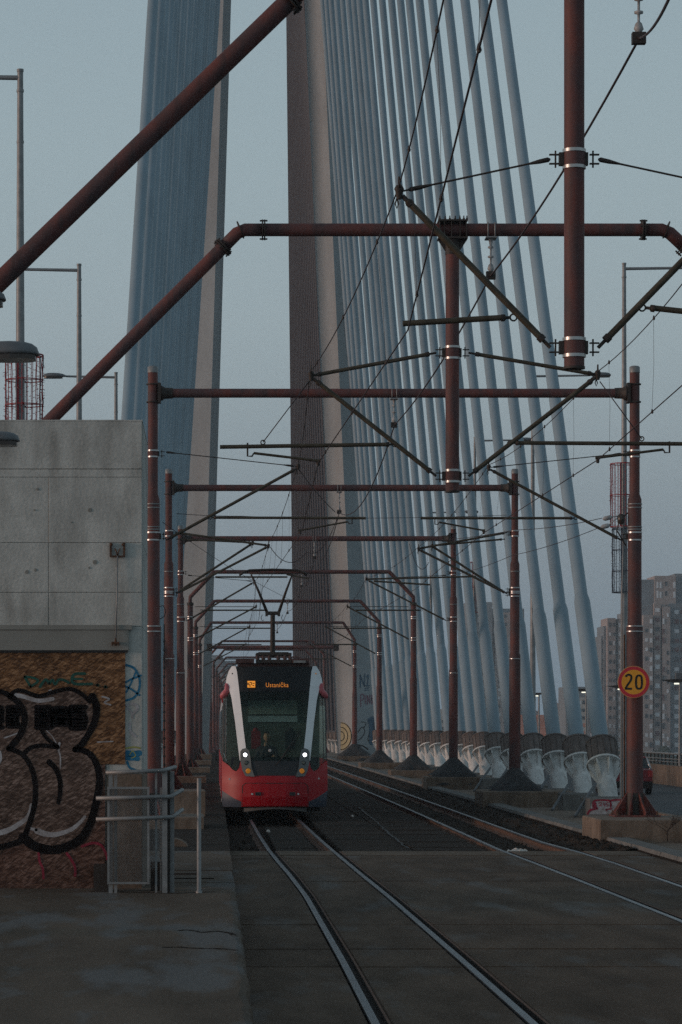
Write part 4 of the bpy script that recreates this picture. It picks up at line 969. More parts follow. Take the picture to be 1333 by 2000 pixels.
for k_ in (1, .66, .34):
    stroke('roundel_ring', 'spray_k', [([(668 + 19 * k_ * math.cos(g), 1438 + 26.5 * k_ * math.sin(g)) for g in [i * math.pi / 10 - math.pi / 2 for i in range(11)]], 1.3)], par=pyl, conv=GP, fn=lambda p: face_in(p, .06), sg=sp_, rough=False)

# ================================================================= STAY CABLES
SG = {'r': 'stay cables fanning down on the right to the row of white anchors', 'l': 'stay cables packed in a blue curtain at the left', 'm': 'dark far stay cables beyond the pylon'}
def ordinal(n): return ['first', 'second', 'third', 'fourth', 'fifth', 'sixth', 'seventh', 'eighth', 'ninth', 'tenth', 'eleventh', 'twelfth', 'thirteenth', 'fourteenth', 'fifteenth', 'sixteenth', 'seventeenth', 'eighteenth', 'nineteenth', 'twentieth'][n]
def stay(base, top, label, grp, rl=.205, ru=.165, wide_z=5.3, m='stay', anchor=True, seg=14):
    base, top = Vector(base), Vector(top); a = (top - base); L_ = a.length; a.normalize()
    s_ = thing('stay_cable', tuple(base), label, 'stay cable', grp)
    t1 = (wide_z - base.z) / a.z
    MB().lathe(base + a * .4, a, [(0, rl), (t1 - .45, rl), (t1 - .40, rl * .97), (t1 - .2, ru)], seg, caps=False).build('lower_sheath', m, s_)
    MB().lathe(base + a * (t1 + .2), a, [(0, ru), (L_ * .5, ru), (L_ - t1 - .2, ru)], seg, caps=False).build('sheath', m, s_)
    if anchor:
        u = Vector((1, 0, 0)); u = (u - a * u.dot(a)).normalized(); q = a.cross(u)
        MB().lathe(base + a * .03, a, [(0, .37), (.62, .37), (.625, .33)], 20, caps=True).build('drum', 'drum', s_)
        b = MB()
        for i in range(7):
            g = math.pi * (1.05 + .9 * i / 6); c = (u * math.cos(g) + q * math.sin(g)); b.path([base + a * .06 + c * .375, base + a * .64 + c * .375], .014, 4)
        b.lathe(base + a * .60, a, [(0, .385), (.04, .385)], 20); b.build('drum_rib', 'drum', s_)
        MB().lathe(base - a * .02, a, [(0, .425), (.05, .425)], 24).build('flange', 'whitepipe', s_)
        MB().lathe(base - a * 1.45, a, [(-.16, .235), (1.0, .235), (1.43, .25)], 18).build('anchor_pipe', 'whitepipe', s_)
        for i in range(8):
            g = math.pi / 4 * i + .2; c = u * math.cos(g) + q * math.sin(g); v = a.cross(c).normalized() * .010
            pf = [base - a * .03 + c * .24, base - a * .03 + c * .40, base - a * .14 + c * .40, base - a * .46 + c * .24]
            MB().add([p - v for p in pf] + [p + v for p in pf], [(0, 1, 2, 3), (7, 6, 5, 4), (0, 4, 5, 1), (1, 5, 6, 2), (2, 6, 7, 3), (3, 7, 4, 0)]).build('stiffener', 'whitepipe', s_)
    return s_
for i in range(20):
    d = 68.3 + 5.15 * i; zt_ = 170 - 4 * i
    xb = 9.5 + .08 * math.sin(i) + (i / 19) * .35
    lbl = 'outermost stay cable on the right, rising from the nearest white anchor' if i == 0 else '%s stay cable from the right in the right-hand fan' % ordinal(i)
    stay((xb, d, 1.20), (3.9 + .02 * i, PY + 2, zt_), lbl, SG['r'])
    # concrete footing of the anchor and its brace
    if i < 12:
        o = chamfer_box(xb - .62, min(xb + .30, 9.81), d - 1.5, d - .35, -.03, .42 if i else .45, .03).build('anchor_block', 'kerb'); tag(o, 'grey concrete block under the foot of the %s stay anchor from the right' % ordinal(i), 'anchor block', 'concrete blocks under the stay anchors')
        if i < 7:
            o = MB().tube((xb - .95, d - 1.9, .0), (xb - .28, d - .55, .75), .038, seg=8).build('brace_pipe', 'lamp'); tag(o, 'slanting grey pipe brace left of the %s stay anchor from the right' % ordinal(i), 'brace', 'pipe braces beside the anchors')
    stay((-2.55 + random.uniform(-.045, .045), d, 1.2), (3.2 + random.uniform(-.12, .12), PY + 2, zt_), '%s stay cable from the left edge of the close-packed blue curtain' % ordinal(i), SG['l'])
for i in range(20):
    d = 205 + 8.2 * i; zt_ = 94 + 4 * i
    for (xb, xt, l) in ((9.7 + (d - 190) * .0052, 4.0, '%s dark stay cable from the right in the tight maroon band beyond the pylon' % ordinal(i)),):
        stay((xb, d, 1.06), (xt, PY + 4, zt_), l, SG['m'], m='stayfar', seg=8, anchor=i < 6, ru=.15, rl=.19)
# graffiti block in front of the nearest anchor
gb = chamfer_box(X(1148, 66), X(1234, 66), 65.6, 66.4, -.03, Z(1560, 65.6), .015).build('graffiti_block', 'kerb'); tag(gb, 'pale concrete block sprayed with white and crimson lettering below the nearest stay anchor', 'block')
GK = lambda px, py: (X(1120 + px / 6.258, 65.6), Z(1480 + py / 6.258, 65.6))
fk = lambda y: (lambda p: (p[0], y, p[1]))
sk = 65.6 / F / 6.258
fillpoly('graffiti_fill', 'spray_w', [(190, 690), (225, 640), (215, 590), (270, 520), (440, 515), (600, 515), (600, 690), (400, 692), (190, 690)], conv=GK, fn=fk(65.595), par=gb)
stroke('graffiti_outline', 'spray_r', [([(175, 685), (210, 640), (290, 620)], 26), ([(245, 600), (245, 545), (290, 520), (430, 522), (458, 560), (456, 600)], 22), ([(440, 530), (520, 515), (590, 516)], 22), ([(400, 632), (470, 622)], 16), ([(405, 630), (412, 650)], 14), ([(262, 560), (270, 612)], 40),
    ([(310, 560), (335, 545), (345, 562), (318, 585), (352, 585)], 8), ([(368, 548), (366, 574), (395, 574)], 8), ([(385, 550), (385, 598)], 8), ([(432, 548), (408, 550), (405, 568), (430, 575), (425, 590), (402, 588)], 8)], conv=GK, fn=fk(65.59), sg=sk, par=gb)
# ================================================================= TRAM
D0, TCX, TS = 64.4, 1.44, 85.4
def TX(px): return (px - VX) / TS
def TZ(py): return CZ + (HY - py) / TS
tram = thing('tram', (TCX, D0, 0), 'red and white low-floor tram with lit headlights and an orange destination display, coming head-on', 'tram')
def FY(x, z):
    xr = abs(x - TCX) / 1.2
    lean = 0 if z < .9 else (z - .9) ** 1.15 * .30
    low = .10 * max(0, .42 - z) / .2
    return D0 + lean + low + .50 * xr ** 2.6
def conform(poly, name, m, off=0.0, par=None, step=.12, px=True, thick=0):
    pts = [(TX(a), TZ(b_)) if px else (a, b_) for a, b_ in poly]
    bm = bmesh.new(); vs = [bm.verts.new((p[0], 0, p[1])) for p in pts]; bm.faces.new(vs)
    x0, x1 = min(p[0] for p in pts), max(p[0] for p in pts); z0, z1 = min(p[1] for p in pts), max(p[1] for p in pts)
    for k_ in range(1, int((x1 - x0) / step) + 1):
        bmesh.ops.bisect_plane(bm, geom=bm.verts[:] + bm.edges[:] + bm.faces[:], plane_co=(x0 + k_ * step, 0, 0), plane_no=(1, 0, 0))
    for k_ in range(1, int((z1 - z0) / step) + 1):
        bmesh.ops.bisect_plane(bm, geom=bm.verts[:] + bm.edges[:] + bm.faces[:], plane_co=(0, 0, z0 + k_ * step), plane_no=(0, 0, 1))
    bmesh.ops.triangulate(bm, faces=[f for f in bm.faces if len(f.verts) > 4])
    if thick:
        r = bmesh.ops.extrude_face_region(bm, geom=bm.faces[:]); ev = [g for g in r['geom'] if isinstance(g, bmesh.types.BMVert)]
        for v in ev: v.co.y = 1
    o_ = ORG[par or tram]
    for v in bm.verts:
        y = FY(v.co.x, v.co.z) - off + (thick if v.co.y > .5 else 0); v.co.y = y
        v.co -= o_
    bmesh.ops.recalc_face_normals(bm, faces=bm.faces)
    if not thick:
        for f in bm.faces:
            if f.normal.y > 0: f.normal_flip()
    me = bpy.data.meshes.new(name); bm.to_mesh(me); bm.free(); me.materials.append(M[m])
    for p in me.polygons: p.use_smooth = not thick
    o = bpy.data.objects.new(name, me); COL.objects.link(o); o.parent = par or tram; ORG[o] = o_
    return o
def mir(poly): return [(1076 - a, b_) for a, b_ in poly]
# red lower front
redp = [(434, 1486), (448, 1496), (455, 1504), (462, 1507), (468, 1500), (470, 1488), (606, 1488), (608, 1500), (614, 1507), (621, 1504), (628, 1496), (642, 1486), (642, 1545), (618, 1560), (604, 1566), (604, 1576), (472, 1576), (472, 1566), (458, 1560), (434, 1545)]
conform(redp, 'front_shell', 'tred')
navyl = [(434, 1545.2), (458, 1560.2), (472, 1566.2), (472, 1577), (436, 1577)]
for p in (navyl, mir(navyl)): conform(p, 'corner_skirt', 'tnavy', off=-.003)
conform([(473, 1536), (480, 1530), (596, 1530), (603, 1536), (602, 1574), (474, 1574)], 'bumper_cover', 'tred', off=.045, thick=.06, step=.2)
for c in (493, 583):
    MB().lathe((TX(c), FY(TX(c), TZ(1551)) - .046, TZ(1551)), (0, -1, 0), [(0, .026), (.012, .022)], 12).build('tow_cap', 'chrome', tram)
for a, c in ((499, 510), (566, 577)):
    MB().box(TX(a), TX(c), D0 - .05, D0 + .02, TZ(1553.5), TZ(1547)).build('tow_recess', 'tpanel', tram)
for c, y in ((449, 1522), (624, 1521)):
    MB().lathe((TX(c), FY(TX(c), TZ(y)) - .002, TZ(y)), (0, -1, 0), [(0, .022), (.014, .02)], 10).build('side_marker', 'chrome', tram)
# dark glass corner windows
winl = [(437, 1346), (452, 1352), (454, 1375), (462, 1440), (468, 1484), (468, 1499), (462, 1506), (455, 1503), (448, 1495), (436, 1484)]
for p in (winl, mir(winl)): conform(p, 'corner_window', 'glass2')
for p in ([(436, 1346), (438, 1346), (437, 1484), (435, 1484)], [(441.5, 1350), (442.6, 1350), (442, 1484), (440.5, 1484)]):
    conform(p, 'window_post', 'tpanel', off=.012); conform(mir(p), 'window_post', 'tpanel', off=.012)
# white pillars
pill = [(461, 1299), (464, 1309), (467, 1335), (471, 1372), (476, 1420), (482, 1470), (480, 1486), (469, 1486), (466, 1462), (460, 1410), (453, 1362), (446, 1336), (442, 1334), (443.5, 1322), (448, 1308), (454, 1299)]
for p in (pill, mir(pill)): conform(p, 'pillar', 'twhite', off=.012, thick=.05, step=.2)
for px in (455, 621): MB().lathe((TX(px), FY(TX(px), TZ(1314)) - .016, TZ(1314)), (0, -1, 0), [(0, .018), (.008, .016)], 8).build('marker_lamp', 'amber' if px > 500 else 'black', tram)
# black header with the display
conform([(462, 1300), (614, 1300), (611, 1320), (607, 1350), (469, 1350), (465, 1320)], 'header_panel', 'tblack', off=.004)
conform([(466, 1323), (610, 1323), (607.5, 1347), (468.5, 1347)], 'display_window', 'tblack', off=.010, thick=.02)
YD = FY(TCX, TZ(1336)) - .028
MB().box(TX(484.5), TX(499.8), YD - .012, YD, TZ(1342), TZ(1329)).build('route_number_panel', 'led', tram)
b = MB(); fy = lambda p: (p[0], YD - .014, p[1])
cc = lambda a, c: (TX(470 + a / 8.887), TZ(1315 + c / 8.887))
for pts in ([(140, 152), (140, 146)], [(165, 150), (200, 152)], [(208, 152), (200, 190), (186, 182)], [(122, 166), (160, 168)], [(128, 186), (178, 190)], [(222, 168), (255, 166)], [(150, 212), (192, 214)], [(215, 200), (250, 210)]):
    b.ribbon([cc(*p) for p in pts], .019, fy)
b.build('route_number', 'black', tram, recalc=False)
def text_mesh(body, name, m, par, x0, z0, y, width, height=None):
    c = bpy.data.curves.new(name, 'FONT'); c.body = body; c.size = 1; c.resolution_u = 3; c.space_character = 1.08
    t = bpy.data.objects.new(name, c); COL.objects.link(t)
    bpy.context.view_layer.update()
    dg = bpy.context.evaluated_depsgraph_get(); me = bpy.data.meshes.new_from_object(t.evaluated_get(dg))
    xs_ = [v.co.x for v in me.vertices]; ys_ = [v.co.y for v in me.vertices]; s_ = width / (max(xs_) - min(xs_)); mx, my = min(xs_), min(ys_)
    sz = height / (max(ys_) - my) if height else s_
    o_ = ORG[par]
    for v in me.vertices: v.co = Vector((x0 + (v.co.x - mx) * s_, y, z0 + (v.co.y - my) * sz)) - o_
    me.materials.clear(); me.materials.append(M[m]); bpy.data.objects.remove(t); bpy.data.curves.remove(c)
    o = bpy.data.objects.new(name, me); COL.objects.link(o); o.parent = par; ORG[o] = o_; return o
text_mesh('Ustanička', 'destination_text', 'leddim', tram, TX(521), TZ(1341.3), YD - .006, 44.5 / TS, 9.6 / TS)
# windscreen, cab and driver behind it
conform([(469, 1350.3), (607, 1350.3), (603, 1380), (597, 1440), (592, 1486), (484, 1486), (479, 1440), (473, 1380)], 'windscreen', 'glass')
conform([(484, 1486.3), (592, 1486.3), (584, 1500), (579, 1515), (497, 1515), (492, 1500)], 'apron_panel', 'tpanel', off=.006)
def cyl(name, m, px, py, r, dep=.03, off=.0, par=None, seg=16):
    x, z = TX(px), TZ(py); return MB().lathe((x, FY(x, z) - off, z), (0, -1, 0), [(0, r), (dep * .7, r), (dep, r * .8)], seg).build(name, m, par or tram)
podl = [(474, 1463), (481, 1461), (487, 1466), (490, 1480), (492, 1500), (498, 1517), (480, 1516), (474, 1505), (470, 1485), (470, 1468)]
for s_, p in ((0, podl), (1, mir(podl))):
    pod = conform(p, 'headlight_pod', 'tpod', off=.05, thick=.07, step=.3)
    mx_ = (lambda v: 1076 - v) if s_ else (lambda v: v)
    x = mx_(479.5)
    cyl('headlight_lens', 'headl', x, 1474.5, .046, .02, .052, pod); cyl('headlight_ring', 'tpanel', x, 1474.5, .070, .012, .05, pod)
    cyl('fog_lamp', 'tpanel', mx_(482), 1490, .050, .018, .052, pod); cyl('fog_lens', 'tgrey', mx_(482), 1490, .034, .024, .052, pod)
    cyl('indicator_lamp', 'amber', mx_(485.5), 1506, .060, .022, .052, pod); cyl('indicator_ring', 'tpanel', mx_(485.5), 1506, .068, .012, .051, pod)
conform([(473, 1574), (473, 1535), (480, 1529), (596, 1529), (603, 1535), (603, 1574), (601.5, 1574), (601.5, 1536), (595.5, 1530.5), (480.5, 1530.5), (474.5, 1536), (474.5, 1574)], 'bumper_seam', 'black', off=.047, step=.3)
# wiper
def onf(px, py, off=.03): x, z = TX(px), TZ(py); return (x, FY(x, z) - off, z)
MB().path([onf(540, 1494), onf(556, 1476), onf(575, 1452)], .010, 6).build('wiper_arm', 'black', tram)
b = MB(); b.path([onf(549, 1484, .025), onf(566, 1458, .025), onf(590, 1425, .025)], .012, 6); b.path([onf(556, 1484, .02), onf(590, 1430, .02)], .006, 6); b.build('wiper_blade', 'black', tram)
cyl('badge', 'chrome', 528, 1466, .035, .010, .003)
# underskirt
b = MB(); n = 14; vs = []; fs = []
for i in range(n + 1):
    t = i / n; x = lerp(TX(477), TX(600), t); zc = TZ(1579) + .025 * math.sin(math.pi * t); y = D0 + .04 + .25 * abs(2 * t - 1) ** 2.5
    vs += [(x, y, zc), (x, y - .02, zc - .09 + .05 * math.sin(math.pi * t)), (x, y + .3, zc - .09)]
for i in range(n): fs += [(i * 3, i * 3 + 1, i * 3 + 4, i * 3 + 3), (i * 3 + 1, i * 3 + 2, i * 3 + 5, i * 3 + 4)]
b.add(vs, fs).build('fender', 'tpanel2', tram)
# mirror pods
podp = [(441, 1332), (446, 1332.5), (450, 1336), (453, 1344), (452.5, 1352), (449, 1358), (442, 1363), (436, 1364.5), (430.5, 1363), (430, 1356), (434, 1350), (439, 1345), (440, 1338)]
for s_ in (0, 1):
    pp = [(TX(a), TZ(c)) for a, c in (mir(podp) if s_ else podp)]; cx0 = sum(p[0] for p in pp) / len(pp); cz0 = sum(p[1] for p in pp) / len(pp); n = len(pp); vs = []
    for (y, k_) in ((1.12, .35), (1.15, .72), (1.22, .94), (1.34, 1.0), (1.50, .92), (1.60, .6)):
        vs += [(cx0 + (p[0] - cx0) * k_, D0 + y - .1, cz0 + (p[1] - cz0) * k_) for p in pp]
    fs = [tuple(range(n)), tuple(range(5 * n, 6 * n))] + [(j * n + i, j * n + (i + 1) % n, (j + 1) * n + (i + 1) % n, (j + 1) * n + i) for j in range(5) for i in range(n)]
    MB().add(vs, fs, True).build('mirror_pod', 'tpink', tram)
MB().box(TX(433.5), TX(437.5), D0 + 1.22, D0 + 1.27, TZ(1372), TZ(1362)).build('camera_stub', 'tred', tram)
# hull: sides, roof, floor of the front module and four following modules
def ring(y, hw, zt2, zb_=.20, top=.92):
    return [(TCX - hw, y, zb_), (TCX - hw, y, 1.35), (TCX - hw * .985, y, 2.6), (TCX - hw * .93, y, 3.1), (TCX - hw * .80, y, zt2), (TCX + hw * .80, y, zt2), (TCX + hw * .93, y, 3.1), (TCX + hw * .985, y, 2.6), (TCX + hw, y, 1.35), (TCX + hw, y, zb_)]
def loft(y0, y1, name, m, sl, par=tram):
    r0, r1 = ring(y0, 1.2, 3.46), ring(y1, 1.2, 3.46); vs = [v for v in r0 + r1]; fs = [(i, i + 1, 11 + i, 10 + i) for i in sl]
    return MB().add(vs, fs).build(name, m, par)
yy = D0 + .62
def sidefront(name, m, z0, z1, y1):
    for s_ in (-1, 1):
        vs = []; n = 10
        for i in range(n + 1):
            z = lerp(z0, z1, i / n); hw = 1.2 if z < 2.6 else lerp(1.2, .96, (z - 2.6) / .9)
            vs += [(TCX + s_ * hw, FY(TCX + s_ * hw, z) + .002, z), (TCX + s_ * hw, y1, z)]
        MB().add(vs, [(2 * i, 2 * i + 1, 2 * i + 3, 2 * i + 2) for i in range(n)]).build(name, m, tram)
sidefront('side_skirt', 'tnavy', .28, .62, D0 + 6.4); sidefront('side_panel', 'tred', .62, 1.36, D0 + 6.4); sidefront('side_window', 'glass2', 1.36, 2.62, D0 + 6.4); sidefront('cant_panel', 'twhite', 2.62, 3.5, D0 + 6.4)
MB().box(TCX - .86, TCX + .86, D0 + 1.05, D0 + 6.4, 3.46, 3.51).build('roof', 'tpanel', tram)
MB().box(TCX - 1.15, TCX + 1.15, D0 + .75, D0 + 6.4, .26, .34).build('floor', 'tgrey', tram)
for k_ in range(4):
    y0, y1 = D0 + 6.9 + k_ * 6.3, D0 + 12.7 + k_ * 6.3
    loft(y0 - .5, y0, 'bellows', 'tblack', range(9)); b = loft(y0, y1, 'body_module', 'twhite', range(9))
    for s_ in (-1, 1):
        MB().box(TCX + s_ * 1.205 - .003, TCX + s_ * 1.205 + .003, y0 + .1, y1 - .1, 1.38, 2.55).build('side_window', 'sideglass', b)
        MB().box(TCX + s_ * 1.205 - .003, TCX + s_ * 1.205 + .003, y0 + .01, y1 - .01, .3, 1.36).build('side_panel', 'tred', b)
# bogie, wheels
for dy in (2.2, 4.0):
    for s_ in (-.52, .52):
        MB().lathe((TCX + s_ - .06, D0 + dy, .29), (1, 0, 0), [(0, .30), (.06, .30), (.062, .28), (.12, .28)], 20).build('wheel', 'darksteel', tram)
MB().box(TCX - .6, TCX + .6, D0 + 1.5, D0 + 4.8, .2, .55).build('bogie', 'black', tram)
MB().box(TCX - 1.05, TCX + 1.05, D0 + .9, D0 + 1.0, .16, .5).build('underrun_plate', 'black', tram)
# interior
MB().box(TCX - 1.1, TCX + 1.1, D0 + 2.3, D0 + 2.36, .35, 3.42).build('cab_bulkhead', 'tgrey', tram)
MB().box(TX(487), TX(587), D0 + 2.24, D0 + 2.29, TZ(1408) - .02, TZ(1396) - .02).build('bulkhead_rail', 'blkband', tram)
MB().box(TX(487), TX(587), D0 + 2.26, D0 + 2.295, TZ(1394), TZ(1366)).build('bulkhead_window', 'blkwin', tram)
MB().box(TCX - 1.0, TCX + 1.0, D0 + .38, D0 + .95, 1.15, 1.42).build('dashboard', 'tpanel', tram)
for px, m_, w_ in ((503, 'seatred', .11), (572, 'tpanel', .12)):
    b = MB(); b.box(TX(px) - w_, TX(px) + w_, D0 + 1.9, D0 + 2.02, 1.60, 2.02); b.lathe((TX(px), D0 + 1.96, 2.02), (0, 0, 1), [(0, w_ * .7), (.05, w_ * .6), (.08, w_ * .3)], 12); b.build('cab_seat', m_, tram)
MB().box(TCX - .25, TCX + .25, D0 + 1.55, D0 + 1.95, .85, .97).build('driver_seat', 'seatred', tram)
MB().box(TCX - .06, TCX + .06, D0 + 1.7, D0 + 1.8, .34, .849).build('seat_pillar', 'tpanel', tram)
MB().box(TCX - 1.1, TCX + 1.1, D0 + 2.37, D0 + 6.3, 3.3, 3.34).build('ceiling', 'tgrey', tram)
# roof gear
MB().box(TX(467), TX(609), D0 + 1.2, D0 + 4.2, 3.515, 3.60).build('roof_cover', 'troof', tram)
for (a, c, y0, h, m) in ((462, 498, .95, .10, 'troof'), (573, 607, .95, .10, 'troof'), (576, 600, .92, .055, 'galv'), (503, 572, 1.0, .075, 'darksteel')):
    MB().box(TX(a), TX(c), D0 + y0, D0 + y0 + .9 + (a % 7) * .05, 3.605, 3.605 + h).build('roof_box', m, tram)
PYD = D0 + 2.0; ks = F / PYD
pxx = lambda p: (p - VX) / ks; pzz = lambda p: CZ + (HY - p) / ks
pan = MB()
b = MB()
b.box(pxx(500), pxx(569), PYD - .5, PYD - .44, pzz(1281), pzz(1276)); b.box(pxx(500), pxx(569), PYD + .44, PYD + .5, pzz(1281), pzz(1276))
for a in (503, 566): b.box(pxx(a) - .03, pxx(a) + .03, PYD - .439, PYD + .439, pzz(1281), pzz(1276.5))
b.lathe((pxx(505), PYD, pzz(1277.5)), (1, 0, 0), [(0, .05), (pxx(564) - pxx(505), .05)], 10)
pb = b.build('pantograph_base', 'darksteel', tram)
for a in (503, 514, 526, 543, 556, 566):
    MB().lathe((pxx(a), PYD - .47, pzz(1294)), (0, 0, 1), [(0, .035), (.03, .05), (.05, .035), (.08, .05), (.1, .035), (pzz(1281) - pzz(1294), .03)], 10).build('pantograph_insulator', 'troof', tram)
MB().tube((pxx(533.5), PYD + .35, pzz(1282)), (pxx(533.5), PYD + .2, pzz(1200)), .062, .055, seg=10).build('pantograph_lower_arm', 'darksteel', tram)
b = MB(); b.lathe((pxx(519), PYD + .2, pzz(1197)), (1, 0, 0), [(0, .045), (pxx(548) - pxx(519), .045)], 10); b.box(pxx(519), pxx(524), PYD + .15, PYD + .25, pzz(1203), pzz(1192)); b.box(pxx(543), pxx(548), PYD + .15, PYD + .25, pzz(1203), pzz(1192))
b.build('pantograph_knuckle', 'darksteel', tram)
for (a, c, e_) in ((523, 507, 491), (545, 558, 571)):
    b = MB(); b.path([(pxx(a), PYD + .2, pzz(1197)), (pxx(c), PYD + .05, pzz(1158)), (pxx(e_), PYD - .1, pzz(1123))], [.038, .030, .020], 8); b.build('pantograph_upper_arm', 'darksteel', tram)
for a in (513, 553): MB().path([(pxx(a), PYD + .2, pzz(1200)), (pxx(a) - .03, PYD + .2, pzz(1206)), (pxx(a), PYD + .2, pzz(1212)), (pxx(a) + .04, PYD + .2, pzz(1210))], .008, 5).build('pantograph_cable', 'black', tram)
for dy in (-.22, .1):
    pts = [(pxx(468), PYD + dy, pzz(1124)), (pxx(476), PYD + dy, pzz(1118)), (pxx(488), PYD + dy, pzz(1114.5)), (pxx(533), PYD + dy, pzz(1113)), (pxx(580), PYD + dy, pzz(1114.5)), (pxx(592), PYD + dy, pzz(1118)), (pxx(600), PYD + dy, pzz(1124))]
    MB().path(pts, .022, 8).build('pantograph_shoe', 'darksteel', tram)
MB().path([(pxx(488), PYD - .06, pzz(1121)), (pxx(580), PYD - .06, pzz(1121))], .014, 6).build('pantograph_crossbar', 'darksteel', tram)
# driver (skinned body, seated, leaning a little, hand raised to the chin)
def skin_body(name, verts, edges, radii, m, par, root=0, sub=1):
    o_ = ORG[par]
    me = bpy.data.meshes.new(name); me.from_pydata([tuple(Vector(v) - o_) for v in verts], edges, [])
    o = bpy.data.objects.new(name, me); COL.objects.link(o)
    md = o.modifiers.new('skin', 'SKIN'); md.use_smooth_shade = True
    for i, s_ in enumerate(me.skin_vertices[0].data): s_.radius = (radii[i], radii[i]); s_.use_root = (i == root)
    s2 = o.modifiers.new('sub', 'SUBSURF'); s2.levels = sub; s2.render_levels = sub
    me.materials.append(M[m]); o.parent = par; ORG[o] = o_; return o
dx, dy = TX(524), D0 + 1.72
drv = thing('person', (dx, dy, .97), 'tram driver in dark clothes seated behind the windscreen with one hand near the chin', 'person')
V_ = [(dx, dy, 1.05), (dx, dy - .01, 1.28), (dx, dy - .02, 1.52), (dx, dy - .02, 1.68), (dx, dy - .03, 1.76),
      (dx - .19, dy - .02, 1.60), (dx - .26, dy - .10, 1.36), (dx - .12, dy - .34, 1.42), (dx - .03, dy - .20, 1.66),
      (dx + .19, dy - .02, 1.60), (dx + .27, dy - .10, 1.34), (dx + .20, dy - .36, 1.40), (dx + .16, dy - .46, 1.43),
      (dx - .12, dy - .10, 1.04), (dx - .16, dy - .50, 1.02), (dx - .16, dy - .58, .62), (dx - .16, dy - .70, .40), (dx + .12, dy - .10, 1.04), (dx + .16, dy - .50, 1.02), (dx + .16, dy - .58, .62), (dx + .16, dy - .70, .40)]
E_ = [(0, 1), (1, 2), (2, 3), (3, 4), (2, 5), (5, 6), (6, 7), (7, 8), (2, 9), (9, 10), (10, 11), (11, 12), (0, 13), (13, 14), (14, 15), (15, 16), (0, 17), (17, 18), (18, 19), (19, 20)]
skin_body('body', V_, E_, [.15, .14, .15, .06, .055, .07, .048, .038, .032, .07, .048, .038, .032, .10, .07, .05, .045, .10, .07, .05, .045], 'cloth', drv)
b = MB(); hc = Vector((dx + .005, dy - .05, 1.885)); nr, ns = 12, 16; vs = []; fs = []
for j in range(nr + 1):
    th = math.pi * j / nr
    for i in range(ns):
        g = 2 * math.pi * i / ns; x = math.sin(th) * math.cos(g); y = math.sin(th) * math.sin(g); z = math.cos(th)
        jaw = 1 - .25 * max(0, -z); r = Vector((x * .078 * jaw, y * .095 * jaw, z * .118))
        if y < -.5: r.y -= .016 * math.exp(-((x / .16) ** 2)) * math.exp(-((z + .05) / .22) ** 2); r.y += .008 * math.exp(-(((abs(x) - .32) / .14) ** 2)) * math.exp(-((z - .15) / .12) ** 2)
        vs.append(hc + r)
for j in range(nr):
    for i in range(ns): a = j * ns + i; c = j * ns + (i + 1) % ns; fs.append((a, c, c + ns, a + ns))
b.add(vs, fs, True); b.build('head', 'skin', drv)
b = MB()
for s_ in (-1, 1): b.lathe(hc + Vector((s_ * .074, .0, -.01)), (s_, .2, 0), [(0, .028), (.012, .024)], 8)
b.build('ear', 'skin', drv)
b = MB()
for s_ in (-1, 1): b.lathe(hc + Vector((s_ * .029, -.086, .018)), (0, -1, 0), [(0, .010), (.004, .008)], 8)
b.box(hc.x - .022, hc.x + .022, hc.y - .087, hc.y - .08, hc.z - .058, hc.z - .052); b.build('eyes_and_mouth', 'hair', drv)
vs = []; fs = []
for j in range(7):
    th = math.pi * .5 * j / 6 * 1.05
    for i in range(ns):
        g = 2 * math.pi * i / ns; y = math.sin(g); zz = math.cos(th) if y > -.2 or j < 4 else math.cos(math.pi * .5 * 3.4 / 6)
        rr = math.sin(th) if not (y < -.2 and j >= 4) else math.sin(math.pi * .5 * 3.4 / 6)
        vs.append(hc + Vector((rr * math.cos(g) * .086, rr * y * .104 + .004, zz * .126 + .002)))
for j in range(6):
    for i in range(ns): a = j * ns + i; c = j * ns + (i + 1) % ns; fs.append((a, c, c + ns, a + ns))
MB().add(vs, fs, True).build('hair', 'hair', drv)
def hand(px, ax, nrm, name='hand'):
    """palm with four fingers and a thumb, slightly curled"""
    p = Vector(px); a = Vector(ax).normalized(); n_ = Vector(nrm).normalized(); s_ = a.cross(n_).normalized(); b = MB()
    b.path([p, p + a * .03, p + a * .075], [.026, .036, .034], 8)
    for k_, (o2, ln) in enumerate(((-.028, .062), (-.010, .072), (.009, .068), (.027, .055))):
        q = p + a * .07 + s_ * o2; b.path([q, q + a * ln * .45 + n_ * .006, q + a * ln * .75 + n_ * .022, q + a * ln * .9 + n_ * .040], [.010, .0095, .0088, .007], 6)
    q = p + a * .02 - s_ * .030; b.path([q, q + a * .025 - s_ * .022, q + a * .05 - s_ * .028 + n_ * .012], [.012, .0105, .008], 6)
    return b.build(name, 'skin', drv)
hand((dx - .03, dy - .20, 1.66), (.1, .45, 1), (.2, 1, -.1)); hand((dx + .16, dy - .46, 1.43), (0, -1, -.05), (0, 0, -1))
